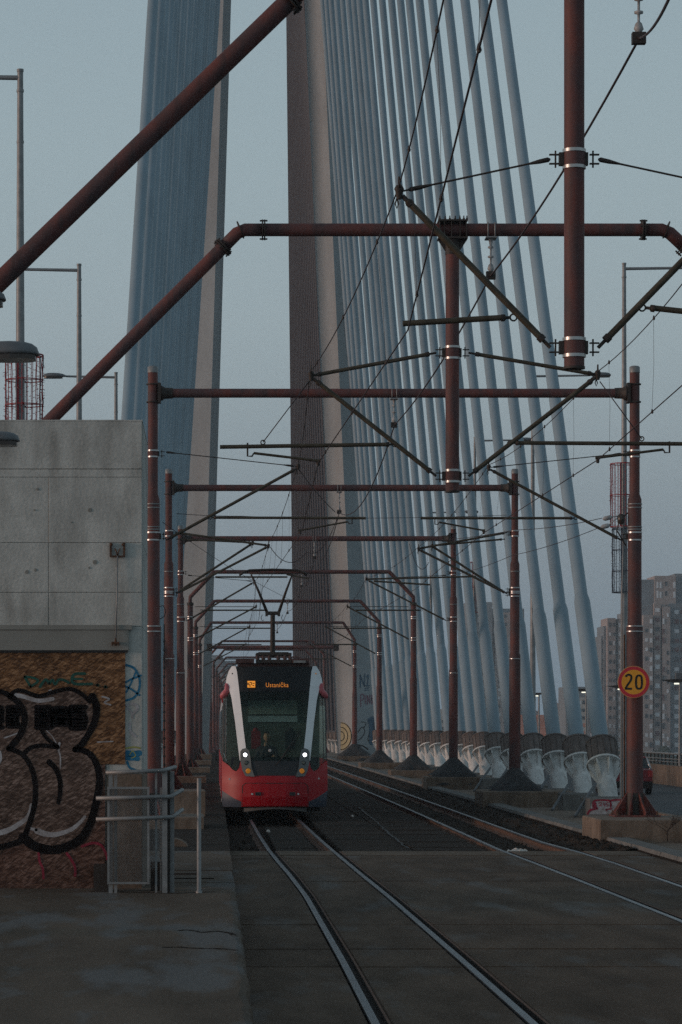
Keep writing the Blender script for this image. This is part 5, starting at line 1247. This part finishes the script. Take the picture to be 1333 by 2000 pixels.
# ================================================================= STREET LAMPS
def lamp_head(par, x, y, z, side, L_=.72, hw=.16, hh=.11, m='lamp'):
    """cobra head: tapering shell with a flat glass underneath; (x,z) = fixing end, reaches towards side"""
    b = MB(); n = 9; k_ = 10; prof = [(0, .25), (.06, .45), (.18, .72), (.38, .95), (.58, 1.0), (.78, .95), (.90, .80), (.97, .55), (1, .15)]
    for (t, r) in prof:
        for i in range(k_ + 1):
            g = math.pi * i / k_; b.v.append((x + side * t * L_, y + math.cos(g) * hw * r, z + math.sin(g) * hh * r * (1 if t > .1 else .8)))
    for j in range(n - 1):
        for i in range(k_): a = j * (k_ + 1) + i; b.f.append((a, a + 1, a + k_ + 2, a + k_ + 1)); b.sm.append(True)
    for e_ in (0, n - 1): b.f.append(tuple(range(e_ * (k_ + 1), e_ * (k_ + 1) + k_ + 1))); b.sm.append(False)
    for j in range(n - 1): b.f.append((j * (k_ + 1), j * (k_ + 1) + k_, (j + 1) * (k_ + 1) + k_, (j + 1) * (k_ + 1))); b.sm.append(False)
    b.build('lamp_head', m, par)
    b = MB(); pr2 = [(.20, .55), (.32, .8), (.6, .9), (.85, .8), (.95, .4)]
    up = []; lo = []
    for (t, r) in pr2: up.append((x + side * t * L_, hw * r))
    poly = [(a, y + c) for a, c in up] + [(a, y - c) for a, c in up[::-1]]
    b.prism(poly, 'z', z - .045, z - .002); b.build('lamp_glass', 'lampdark', par)
def street_lamp(x, d, ztop, armz, side, alen, label, z0=-.02, r0=.085, r1=.045, hL=.72):
    s_ = thing('street_lamp', (x, d, z0), label, 'street lamp', 'tall grey road lamps along the bridge')
    H = ztop - z0
    MB().lathe((x, d, z0), (0, 0, 1), [(0, .14), (.5, .14), (.52, r0 * 1.25), (H * .5, (r0 + r1) * .58), (H, r1)], 14).build('pole', 'galv', s_)
    MB().lathe((x, d, ztop - .01), (0, 0, 1), [(0, r1 + .008), (.04, r1 + .008)], 12).build('pole_cap', 'galv', s_)
    MB().tube((x, d, armz), (x + side * alen, d, armz + .03), .038, .030, seg=10).build('arm', 'galv', s_)
    for dz in (-.22, -1.0): b = MB(); b.lathe((x, d, armz + dz), (0, 0, 1), [(0, r1 + .012), (.04, r1 + .012)], 12); b.build('pole_ring', 'galv', s_)
    lamp_head(s_, x + side * (alen - .04), d, armz + .02, side, hL)
    return s_
street_lamp(X(40, 43), 43, Z(139, 43), Z(152, 43), -1, 2.0, 'tall grey lamp post at the far left with a red garland cage around it')
street_lamp(X(155, 61), 61, Z(518, 61), Z(528, 61), -1, 1.72, 'second grey lamp post from the left, its arm crossing to the first')
street_lamp(X(227, 80), 80, Z(729, 80), Z(737, 80), -1, 1.42, 'third grey lamp post from the left, with its whole pale lamp head in view', hL=.70)
street_lamp(X(1219.5, 67), 67, Z(516, 67), Z(525, 67), 1, 2.1, 'grey lamp post beside the speed sign post, its arm reaching off to the right')
street_lamp(X(1041, 88.5), 88.5, Z(727, 88.5), Z(735, 88.5), 1, 1.8, 'grey lamp post rising between the right-hand stays with its lamp head near the bracket tip', hL=.70)
street_lamp(X(928, 108), 108, Z(855, 108), Z(861, 108), 1, 1.6, 'smaller grey lamp post half hidden behind the right-hand stays', hL=.70)
street_lamp(10.02, 129, 12, 11.9, 1, 1.5, 'faint lamp post hidden among the far right-hand stays')
def cage(x, d, z0, z1, r, m, label, hoops=3, n=22):
    c = thing('garland_cage', (x, d, z0), label, 'garland', 'wire garland cages on the lamp posts')
    for i in range(hoops):
        z = lerp(z0, z1, i / (hoops - 1)); MB().path([(x + r * math.cos(g), d + r * math.sin(g), z) for g in [k_ * math.pi / 10 for k_ in range(20)]], .012 if i in (0, hoops - 1) else .008, 5, close=True).build('hoop', m, c)
        b = MB()
        for g in (0, math.pi / 2): b.path([(x - r * math.cos(g), d - r * math.sin(g), z + .012), (x + r * math.cos(g), d + r * math.sin(g), z + .012)], .007, 4)
        b.build('spoke', m, c)
    for i in range(n):
        g = 2 * math.pi * i / n + .1; b = MB(); pts = []
        for j in range(9):
            t = j / 8; pts.append((x + math.cos(g) * (r + random.uniform(-.012, .006)), d + math.sin(g) * r, lerp(z0, z1, t)))
        b.path(pts, .011 if i % 5 == 0 else .007, 4)
        z = z0 + .05
        while z < z1:
            q = Vector((x + math.cos(g) * r, d + math.sin(g) * r, z)); v = Vector((random.uniform(-1, 1), random.uniform(-1, 1), random.uniform(-.4, .4))).normalized() * .04
            b.path([q, q + v], .0045, 3); z += random.uniform(.05, .10)
        b.build('light_string', m if i % 5 else 'garld', c)
    MB().box(x - .105, x - .08, d - .1, d - .07, z0, z1).build('backing_strip', m, c)
    return c
cage(X(47.5, 43), 43, Z(840, 43), Z(694, 43), .29, 'garl', 'red wire garland cage round the far left lamp post', hoops=4)
cage(X(1219, 67), 67, Z(1029, 67), Z(906, 67), .32, 'garl', 'upper red garland cage by the speed sign post')
cage(X(1219, 67) + .02, 67, Z(1157, 67), Z(1033, 67), .30, 'garld', 'lower dark blue garland cage by the speed sign post', hoops=4)
cage(X(928, 108), 108, Z(1196, 108), Z(1098, 108), .21, 'garl', 'small red garland cage seen between the stays', hoops=3, n=8)
# platform lamps hanging in from the left edge
def plat_lamp(px, py, d, L_, hh, label):
    x1, z = (px - VX) * d / F, CZ + (HY - py) * d / F
    s_ = thing('platform_lamp', (x1 - L_ - 1.2, d, ZP), label, 'platform lamp', 'dark platform lamps poking in from the left edge')
    H = z + .02 - ZP
    MB().lathe((x1 - L_ - 1.2, d, ZP), (0, 0, 1), [(0, .09), (.4, .085), (.42, .06), (H, .045)], 12).build('pole', 'galv', s_)
    MB().tube((x1 - L_ - 1.2, d, z + .02), (x1 - L_ + .05, d, z + .02), .03, seg=8).build('arm', 'galv', s_)
    lamp_head(s_, x1 - L_, d, z, 1, L_, hh * 1.5, hh)
plat_lamp(77, 694, 24.5, .62, .125, 'large dark lamp head in front of the garland cage at the left edge')
plat_lamp(39, 862, 27.5, .55, .10, 'dark lamp head in front of the concrete wall at the left edge')
plat_lamp(12, 587, 21.0, .5, .09, 'lamp head tip just showing at the left edge under the red diagonal')

# ================================================================= SPEED SIGN
sx, sz, sy = X(1240, T - .35), Z(1332, T - .35), T - .22
sg_ = thing('speed_sign', (sx, sy, sz), 'round yellow speed sign with red border reading 20, clamped to the red post', 'sign')
rs = 31.5 * (T - .35) / F
def ring_mesh(r0, r1, y, seg=48):
    b = MB(); vs = []
    for r in (r0, r1):
        for i in range(seg): g = 2 * math.pi * i / seg; vs.append((sx + r * math.cos(g), y, sz + r * math.sin(g)))
    return b.add(vs, [(i, (i + 1) % seg, seg + (i + 1) % seg, seg + i) for i in range(seg)])
MB().lathe((sx, sy, sz), (0, -1, 0), [(0, rs * .99), (.02, rs), (.022, rs * .99)], 48).build('plate', 'signedge', sg_)
ring_mesh(rs * .765, rs * .965, sy - .0245).build('red_border', 'signred', sg_, recalc=False)
MB().add([(sx + rs * .765 * math.cos(i * math.pi / 24), sy - .0245, sz + rs * .765 * math.sin(i * math.pi / 24)) for i in range(48)], [tuple(range(48))]).build('yellow_field', 'signyel', sg_, recalc=False)
b = MB(); c8 = lambda a, c: (sx + ((a / 6.25 + 1180) - 1240) * T / F, sz - ((c / 6.25 + 1280) - 1332) * T / F); fs8 = lambda p: (p[0], sy - .027, p[1]); wdt = 25 / 6.25 * T / F
b.ribbon(smooth_pts([c8(276, 262), c8(290, 243), c8(315, 236), c8(340, 250), c8(344, 280), c8(330, 315), c8(300, 358), c8(274, 403)], 6), wdt, fs8)
b.ribbon([c8(266, 405), c8(352, 407)], wdt, fs8)
b.build('digit_two', 'black', sg_, recalc=False)
b = MB(); p0 = [c8(437 + 36 * math.cos(g), 326 + 81 * math.sin(g) * (1 if abs(math.sin(g)) < .8 else 1)) for g in [i * math.pi / 18 for i in range(37)]]
p0 = [c8(437 + 36 * (abs(math.cos(g)) ** .6) * (1 if math.cos(g) > 0 else -1), 326 + 80 * (abs(math.sin(g)) ** .8) * (1 if math.sin(g) > 0 else -1)) for g in [i * math.pi / 24 + .001 for i in range(49)]]
b.ribbon(p0, wdt, fs8); b.build('digit_zero', 'black', sg_, recalc=False)
b = MB()
for dz in (-.12, .12): b.box(sx - .17, sx + .17, sy + .021, sy + .06, sz + dz - .015, sz + dz + .015)
b.build('mounting_clamp', 'galv', sg_)

# ================================================================= CAR on the right carriageway (rear view)
cx_, cy_, cz_ = 16.35, 110.0, -.55
car = thing('parked_car', (cx_, cy_, cz_), 'dark red hatchback seen from behind on the road, mostly hidden by the red post', 'car')
def car_ring(y, w_, zb_, zm, zt3, wt): return [(-w_ * .92, y, zb_), (-w_, y, zb_ + .25), (-w_, y, zm), (-wt, y, zt3), (wt, y, zt3), (w_, y, zm), (w_, y, zb_ + .25), (w_ * .92, y, zb_)]
secs = [(0, .84, .28, .92, .96, .78), (.12, .88, .24, .98, 1.02, .80), (1.0, .90, .22, .98, 1.0, .82), (3.0, .90, .22, .96, .98, .80), (3.9, .88, .24, .86, .90, .74), (4.2, .78, .30, .70, .74, .66)]
b = MB(); vs = []
for s_ in secs: vs += [(cx_ + a, cy_ + c, cz_ + e_) for a, c, e_ in car_ring(*s_)]
fs = [tuple(range(8))[::-1], tuple(range(40, 48))]
for j in range(5):
    for i in range(8): fs.append((j * 8 + i, j * 8 + (i + 1) % 8, j * 8 + 8 + (i + 1) % 8, j * 8 + 8 + i))
b.add(vs, fs).build('body', 'carred', car)
b = MB(); cs2 = [(.10, .80, .98), (.42, .66, 1.42), (.7, .65, 1.46), (2.1, .64, 1.45), (3.0, .76, .99)]; vs = []
for (y, w_, z) in cs2: vs += [(cx_ - w_, cy_ + y, cz_ + z), (cx_ + w_, cy_ + y, cz_ + z)]
vs2 = [(cx_ - .82, cy_ + .10, cz_ + .97), (cx_ + .82, cy_ + .10, cz_ + .97), (cx_ + .82, cy_ + 3.0, cz_ + .97), (cx_ - .82, cy_ + 3.0, cz_ + .97)]
b.add(vs, [(0, 1, 3, 2), (2, 3, 5, 4), (4, 5, 7, 6), (6, 7, 9, 8)]); b.add([vs[0], vs[2], vs[4], vs[6], vs[8]], [(0, 1, 2, 3, 4)]); b.add([vs[1], vs[3], vs[5], vs[7], vs[9]], [(0, 1, 2, 3, 4)])
b.build('cabin_glass', 'carglass', car)
MB().add([(cx_ - .66, cy_ + .45, cz_ + 1.43), (cx_ + .66, cy_ + .45, cz_ + 1.43), (cx_ + .65, cy_ + 2.1, cz_ + 1.462), (cx_ - .65, cy_ + 2.1, cz_ + 1.462), (cx_ - .64, cy_ + .5, cz_ + 1.49), (cx_ + .64, cy_ + .5, cz_ + 1.49), (cx_ + .6, cy_ + 2.0, cz_ + 1.51), (cx_ - .6, cy_ + 2.0, cz_ + 1.51)],
    [(0, 3, 2, 1), (4, 5, 6, 7), (0, 1, 5, 4), (1, 2, 6, 5), (2, 3, 7, 6), (3, 0, 4, 7)]).build('roof', 'carred', car)
for s_ in (-1, 1):
    MB().path([(cx_ + s_ * .80, cy_ + .08, cz_ + .98), (cx_ + s_ * .67, cy_ + .40, cz_ + 1.44)], .035, 6).build('rear_pillar', 'chromec', car)
    MB().box(cx_ + s_ * .76 - .09, cx_ + s_ * .76 + .09, cy_ - .03, cy_ + .04, cz_ + .68, cz_ + .94).build('tail_lamp', 'tail', car)
    for yy_ in (.75, 3.3):
        wt = MB().lathe((cx_ + s_ * .80 - .10, cy_ + yy_, cz_ + .31), (1, 0, 0), [(0, .29), (.03, .31), (.17, .31), (.2, .29)], 18).build('wheel', 'tyre', car)
        MB().lathe((cx_ + s_ * .80 - .105, cy_ + yy_, cz_ + .31), (1, 0, 0), [(0, .18), (.21, .18)], 12).build('rim', 'chromec', wt)
MB().box(cx_ - .84, cx_ + .84, cy_ - .09, cy_ - .002, cz_ + .26, cz_ + .52).build('bumper', 'tyre', car)
MB().box(cx_ - .26, cx_ + .26, cy_ - .10, cy_ - .091, cz_ + .36, cz_ + .46).build('number_plate', 'chrome', car)
MB().box(cx_ - .74, cx_ + .74, cy_ + .03, cy_ + .08, cz_ + .955, cz_ + .985).build('boot_trim', 'chromec', car)

# ================================================================= RIGHT AND LEFT PARAPETS
pr = thing('concrete_parapet', (21, 60, -.55), 'pale brown concrete parapet at the far side of the right roadway', 'parapet')
y = 60.0
while y < 420:
    MB().box(20.7, 21.05, y, y + 7.96, -.60, .34).build('panel', 'plinth', pr); y += 8
rl_ = thing('guard_rail', (21.2, 60, .35), 'steel guard rail with posts on top of the right roadway parapet', 'railing')
for z, r in ((.86, .05), (.62, .03), (.48, .025)): MB().tube((21.0, 60, z), (21.0, 420, z), r, seg=6).build('rail', 'galv', rl_)
y = 60.0; proto_p = None
while y < 420:
    if proto_p is None:
        proto_p = MB().box(20.97, 21.03, y, y + .06, .345, .87).build('post', 'darksteel', rl_)
        base_y = y
    elif y < 350:
        c = proto_p.copy(); COL.objects.link(c); c.parent = rl_; c.location = (0, y - base_y, 0)
    y += 1.1
lp = thing('concrete_parapet', (-15.8, 40, -.55), 'low concrete parapet along the left roadway behind the walkway', 'parapet')
y = 40.0
while y < 420: MB().box(-16, -15.6, y, y + 7.96, -.60, .34).build('panel', 'plinth', lp); y += 8
# small lit lamps on the right parapet
lab = ['lit flat lamp on a slim post over the parapet at the right edge', 'lit lamp just left of the speed sign', 'small lit lamp behind the nearest stays', 'small lit lamp between the second and third stays', 'tiny lit lamp glowing between the thin stays']
for i, (d, px, py) in enumerate(((126, 1324, 1335), (144, 1213, 1346), (158, 1142, 1352), (181, 1050, 1359), (213, 954, 1365))):
    x, z = X(px, d), Z(py, d)
    s_ = thing('small_lamp_post', (x + .1, d, .3), lab[i], 'street lamp', 'small lit lamps along the right parapet')
    MB().tube((x + .1, d, .34), (x + .1, d, z + .1), .07, .05, seg=8).build('pole', 'galv', s_)
    MB().prism([(x - .75, z + .16), (x - .2, z + .04), (x + .5, z + .10), (x + .5, z + .2), (x - .2, z + .20)], 'y', d - .14, d + .14).build('lamp_head', 'darksteel', s_)
    MB().box(x - .18, x + .04, d - .16, d - .142, z - .04, z + .025).build('lamp_glass', 'lamplit', s_)
    if i == 0: MB().box(x - .10, x + .45, d - .16, d + .12, z + .21, z + .48).build('control_box', 'lamp', s_)

# ================================================================= DISTANT BUILDINGS
def win_mesh(wm, hm, m):
    return MB().add([(-wm / 2, 0, 0), (wm / 2, 0, 0), (wm / 2, 0, hm), (-wm / 2, 0, hm), (-wm / 2, .25, 0), (wm / 2, .25, 0), (wm / 2, .25, hm), (-wm / 2, .25, hm)], [(0, 1, 2, 3), (0, 4, 5, 1), (1, 5, 6, 2), (2, 6, 7, 3), (3, 7, 4, 0)])
WM = {}
def window(par, x, y, z, wm, hm, m):
    k_ = (round(wm, 1), round(hm, 1), m)
    if k_ not in WM:
        o = win_mesh(*k_).build('window', m); me = o.data; bpy.data.objects.remove(o); WM[k_] = me
    o = bpy.data.objects.new('window', WM[k_]); COL.objects.link(o); o.parent = par; o.location = Vector((x, y, z)) - ORG[par]; return o
def tower(label, d, blocks, cols, zbot=-21.9, name='apartment_tower', par=None):
    x0 = X(blocks[0][0], d); t = thing(name, (x0, d, zbot), label, 'building', 'apartment blocks on the far bank')
    for (a, c, top, dy, m) in blocks: MB().box(X(a, d), X(c, d), d + dy, d + dy + 16, zbot, Z(top, d)).build('block', m, t)
    for (px, wpx, top, bot, pitch, hpx, dy, ms) in cols:
        y = top
        while y < bot:
            m = random.choice(ms)
            if m: window(t, X(px, d), d + dy - .12, Z(y + hpx, d), wpx * d / F, hpx * d / F * random.choice((1, .85)), m)
            y += pitch
    return t
D = 880
LT = ['winl', 'winl', 'winl', 'winl', 'winr', 'wind']; DK = ['wind', 'winr', 'wind', 'winl']
tower('tall stepped brown tower block at the right edge behind the speed sign', D,
      [(1252, 1285, 1130, 6, 'bldB'), (1284, 1326, 1123, 5, 'bldA'), (1325.5, 1372, 1118, 7, 'bldB'),
       (1240, 1278, 1178, 3, 'bldB'), (1257, 1276, 1201, 0, 'bldA'), (1279, 1292, 1178, 1, 'bldA'), (1291.5, 1296, 1190, 3.2, 'bldB'), (1295, 1310, 1185, .4, 'bldA'), (1309, 1372, 1178, 2, 'bldB'), (1340, 1356, 1186, .6, 'bldA')],
      [(1285.5, 9, 1186, 1480, 18.6, 9, 1, LT), (1296.5, 3.5, 1208, 1480, 18.6, 11, .3, ['winl', None, 'winr', 'wind']), (1263, 5, 1208, 1480, 18.6, 8, 0, ['winl', 'wind', None]), (1272, 5, 1208, 1480, 18.6, 10, 0, ['winl', 'winl', 'wind']), (1249, 9, 1212, 1480, 18.6, 8, 3, ['wind', 'winl']),
       (1305, 4, 1196, 1480, 18.6, 9, .4, ['wind', None, 'winl']), (1324, 9, 1190, 1480, 18.6, 9, 2, ['winl', 'wind', 'winl', 'winr']), (1316, 4, 1190, 1480, 18.6, 9, 2, ['wind', None]), (1333, 4, 1190, 1480, 18.6, 9, 2, ['wind', 'winr']), (1348, 9, 1192, 1480, 18.6, 9, .6, LT), (1362, 6, 1190, 1480, 18.6, 9, 2, LT),
       (1289.5, 3.5, 1133, 1170, 19, 14, 5, ['winl']), (1295.5, 4, 1133, 1170, 19, 14, 5, ['winl', 'winl']), (1322.5, 4.5, 1133, 1170, 19, 14, 5, ['winl']), (1306, 3, 1133, 1170, 19, 10, 5, ['wind', None])])
tower('slimmer stepped tower block just left of the speed sign post', D + 40,
      [(1178, 1186, 1241, 4, 'bldB'), (1182, 1190, 1222, 3, 'bldB'), (1187, 1203, 1207, 0, 'bldA'), (1202, 1209, 1232, 1, 'bldB'), (1208, 1222, 1208, .3, 'bldA'), (1221, 1242, 1196, 2, 'bldB')],
      [(1192, 4, 1216, 1480, 18, 8, 0, ['winl', 'winr', 'wind']), (1200, 3, 1216, 1480, 18, 8, 0, ['winl', 'winl', 'wind']), (1212, 6, 1216, 1480, 18, 9, .3, ['winl', 'winl', 'winl', 'winr']), (1182, 4, 1250, 1480, 18, 7, 4, ['wind', 'winr']), (1229, 6, 1206, 1480, 18, 9, 2, DK)])
tower('low pinkish block between the stays and the tower by the sign', D + 60, [(1163, 1180, 1309, 0, 'bldA'), (1150, 1164, 1372, 2, 'bldB')], [(1170, 4, 1318, 1480, 17, 7, 0, ['wind', 'winl']), (1157, 4, 1380, 1480, 17, 7, 2, ['winl', 'wind'])])
tower('mid-height flat block with pale balconies between the two rightmost stays', 760, [(1108, 1148, 1341, 3, 'bldB'), (1118, 1146, 1362, 0, 'bldC')],
      [(1124, 5, 1368, 1480, 15, 6, 0, ['wind', 'winr', 'roofr', 'wind']), (1132, 7, 1368, 1480, 15, 7, 0, ['wind', 'winr', 'winl']), (1141, 6, 1368, 1480, 15, 7, 0, ['roofr', 'wind', 'wind'])])
tower('long low block with an orange roof line behind the middle stays', 820, [(1016, 1110, 1404, 2, 'bldC'), (1014, 1112, 1396, 1.5, 'roofr'), (1084, 1100, 1372, 8, 'bldA'), (1040, 1060, 1388, 9, 'bldB')],
      [(px, 5, 1410, 1470, 13, 6, 2, ['wind', 'winl', 'wind']) for px in range(1020, 1110, 9)])
bt = bpy.context.scene.objects
tower('broad dark slate tower block behind the middle stays', 1050, [(912, 962, 1176, 0, 'bldB'), (955, 1026, 1188, 3, 'bldB'), (968, 1000, 1196, 1, 'bldA')],
      [(px, 4, 1200, 1460, 16, 6, 0 if px < 955 else 1, ['wind', 'winl', 'wind', None]) for px in (920, 932, 944, 976, 988)])
tower('pale low block half hidden behind the thin stays', 900, [(840, 925, 1385, 0, 'bldC'), (770, 842, 1396, 3, 'bldB')], [(px, 5, 1392, 1470, 14, 6, 0, ['wind', 'winl']) for px in range(846, 922, 10)])
tower('dark blue-grey stepped block seen left of the tram roof', 1100, [(398, 436, 1279, 4, 'bldB'), (420, 462, 1290, 8, 'bldB'), (440, 476, 1306, 2, 'bldB')],
      [(px, 4, 1290, 1460, 15, 6, 4 if px < 430 else 2, ['wind', 'wind', None]) for px in (408, 418, 428, 446)], name='office_block')
tower('pale low block seen in the gap between the left posts and the tram', 850, [(410, 448, 1325, 0, 'bldC'), (447, 520, 1334, 3, 'bldC')],
      [(px, 6, 1332, 1470, 13, 6, 0 if px < 446 else 3, ['wind', 'winl', 'winr']) for px in (416, 425, 434, 443, 453)])
# tree belt and low hills on the far banks
def canopy(name, x0, x1, y0, y1, zc, n, r, label):
    b = MB()
    for i in range(n):
        x, y = random.uniform(x0, x1), random.uniform(y0, y1); h = zc * random.uniform(.55, 1.1); rr = r * random.uniform(.5, 1.2)
        for k_ in range(10):
            c = Vector((x + random.uniform(-rr, rr), y + random.uniform(-rr, rr), -22 + h * random.uniform(.35, 1))); q = rr * .55
            vs = [c + Vector((math.cos(g) * math.sin(t), math.sin(g) * math.sin(t), math.cos(t))) * q * random.uniform(.7, 1.2) for t in (.5, 1.5, 2.5) for g in (0, 1.26, 2.5, 3.77, 5.0)]
            fs = [(0, 1, 2, 3, 4), (10, 14, 13, 12, 11)] + [(j * 5 + a, j * 5 + (a + 1) % 5, j * 5 + 5 + (a + 1) % 5, j * 5 + 5 + a) for j in (0, 1) for a in range(5)]
            b.add(vs, fs)
    o = b.build(name, 'leaf'); return tag(o, label, 'trees', kind='stuff')
canopy('tree_belt', -140, 330, 620, 760, 17, 420, 5, 'far belt of dark trees on the opposite bank behind the bridge')
vs = []; fs = []; n = 60
for i in range(n + 1):
    x = lerp(-700, 900, i / n); h = 26 + 10 * noise.noise(Vector((i * .16, 0, 0))); vs += [(x, 1700, -22), (x, 1900, -22 + h), (x, 2200, -22)]
for i in range(n): fs += [(i * 3, i * 3 + 3, i * 3 + 4, i * 3 + 1), (i * 3 + 1, i * 3 + 4, i * 3 + 5, i * 3 + 2)]
struct(MB().add(vs, fs, True).build('hills', 'leaf'))

# ================================================================= SMALL THINGS
sh = thing('bare_shrub', (X(1304, 51.6), 51.6, .0), 'leafless brown shrub growing in front of the plinth at the right edge', 'shrub')
b = MB(); base = Vector((X(1304, 51.6), 51.6, .02))
def twig(p, dirv, l, r, dep):
    q = p + dirv * l; b.path([p, p.lerp(q, .5) + Vector((random.uniform(-.02, .02), 0, random.uniform(-.01, .02))), q], [r, r * .85, r * .7], 4)
    if dep:
        for _ in range(3):
            v = (dirv + Vector((random.uniform(-.9, .9), random.uniform(-.5, .5), random.uniform(-.2, .6)))).normalized(); twig(p.lerp(q, random.uniform(.4, 1)), v, l * random.uniform(.45, .75), r * .6, dep - 1)
twig(base, Vector((0, 0, 1)), .22, .012, 1); twig(base + Vector((0, 0, .18)), Vector((-.85, 0, .5)).normalized(), .42, .007, 1); twig(base + Vector((0, 0, .26)), Vector((-.9, 0, .42)).normalized(), .36, .006, 1)
for _ in range(5): twig(base + Vector((0, 0, .2)), Vector((random.uniform(.1, 1), random.uniform(-.4, .4), random.uniform(.4, 1))).normalized(), .22, .006, 2)
b.build('branches', 'twig', sh)
vs = []; fs = []; nx_, ny_ = 14, 9
for j in range(ny_):
    for i in range(nx_):
        u, v = i / (nx_ - 1) - .5, j / (ny_ - 1) - .5; w_ = 1 - (2 * abs(u)) ** 2.2
        vs.append((5.36 + u * .44 + .03 * noise.noise(Vector((i * .7, j, 5))), 49.4 + v * (.50 * w_ + .06) + .05 * noise.noise(Vector((i * .9, j * .6, 1))), -.10 + .085 * w_ * (1 - (2 * abs(v)) ** 2) + .05 * noise.noise(Vector((i * .8, j * .9, 9)))))
for j in range(ny_ - 1):
    for i in range(nx_ - 1): a = j * nx_ + i; fs.append((a, a + 1, a + nx_ + 1, a + nx_))
o = MB().add(vs, fs).build('crumpled_paper', 'litter'); tag(o, 'scrap of white litter lying between the rails of the right track', 'litter')
for (px, py, l) in ((688, 1597, 'bright crumpled paper scrap on the dark mats right of the tram'), (524, 1627, 'tiny pale litter scrap between the left track rails')):
    d = F * (CZ + .05) / (py - HY); p = Vector(((px - VX) * d / F, d, -.03))
    o = MB().lathe(p - Vector((0, 0, .01)), (.1, .2, 1), [(0, .03), (.02, .045), (.05, .03), (.06, .01)], 7).build('crumpled_paper', 'litter'); tag(o, l, 'litter')
# haze: one closed box of thin air round everything
hz = MB().box(-1300, 1300, -90, 2320, -24.2, 192).build('haze', 'black'); hm = bpy.data.materials.new('haze'); hm.use_nodes = True; t = hm.node_tree; t.nodes.clear()
o_ = t.nodes.new('ShaderNodeOutputMaterial'); pv = t.nodes.new('ShaderNodeVolumePrincipled'); pv.inputs['Color'].default_value = (.82, .92, 1, 1); pv.inputs['Density'].default_value = .00027; pv.inputs['Anisotropy'].default_value = .2
t.links.new(pv.outputs[0], o_.inputs['Volume']); hz.data.materials.clear(); hz.data.materials.append(hm); tag(hz, kind='stuff')
for m_ in bpy.data.meshes: pass
# cracks in the platform paving; the third ribbon paints the slab edge shadow
for (pts, l) in (([(345, 1818), (372, 1817), (395, 1821), (420, 1819), (445, 1822), (458, 1827)], 1), ([(318, 1851), (350, 1850), (372, 1852), (410, 1853), (440, 1854), (462, 1856)], 2), ([(180, 1741), (260, 1743), (330, 1745), (370, 1744), (420, 1742)], 3)):
    q = []
    for (px, py) in pts:
        d = F * (CZ - ZP) / (py - HY); q.append(Vector(((px - VX) * d / F, d)))
    qq = [Vector((p.x + random.uniform(-.01, .01), p.y + random.uniform(-.03, .03))) for p in smooth_pts(q, 8)]
    o = MB().ribbon([(p.x, p.y) for p in qq], [random.uniform(.02, .07) for _ in qq], lambda p: (p[0], p[1], ZP + .003)).build('crack_or_shadow', 'dark_joint', plat_o)
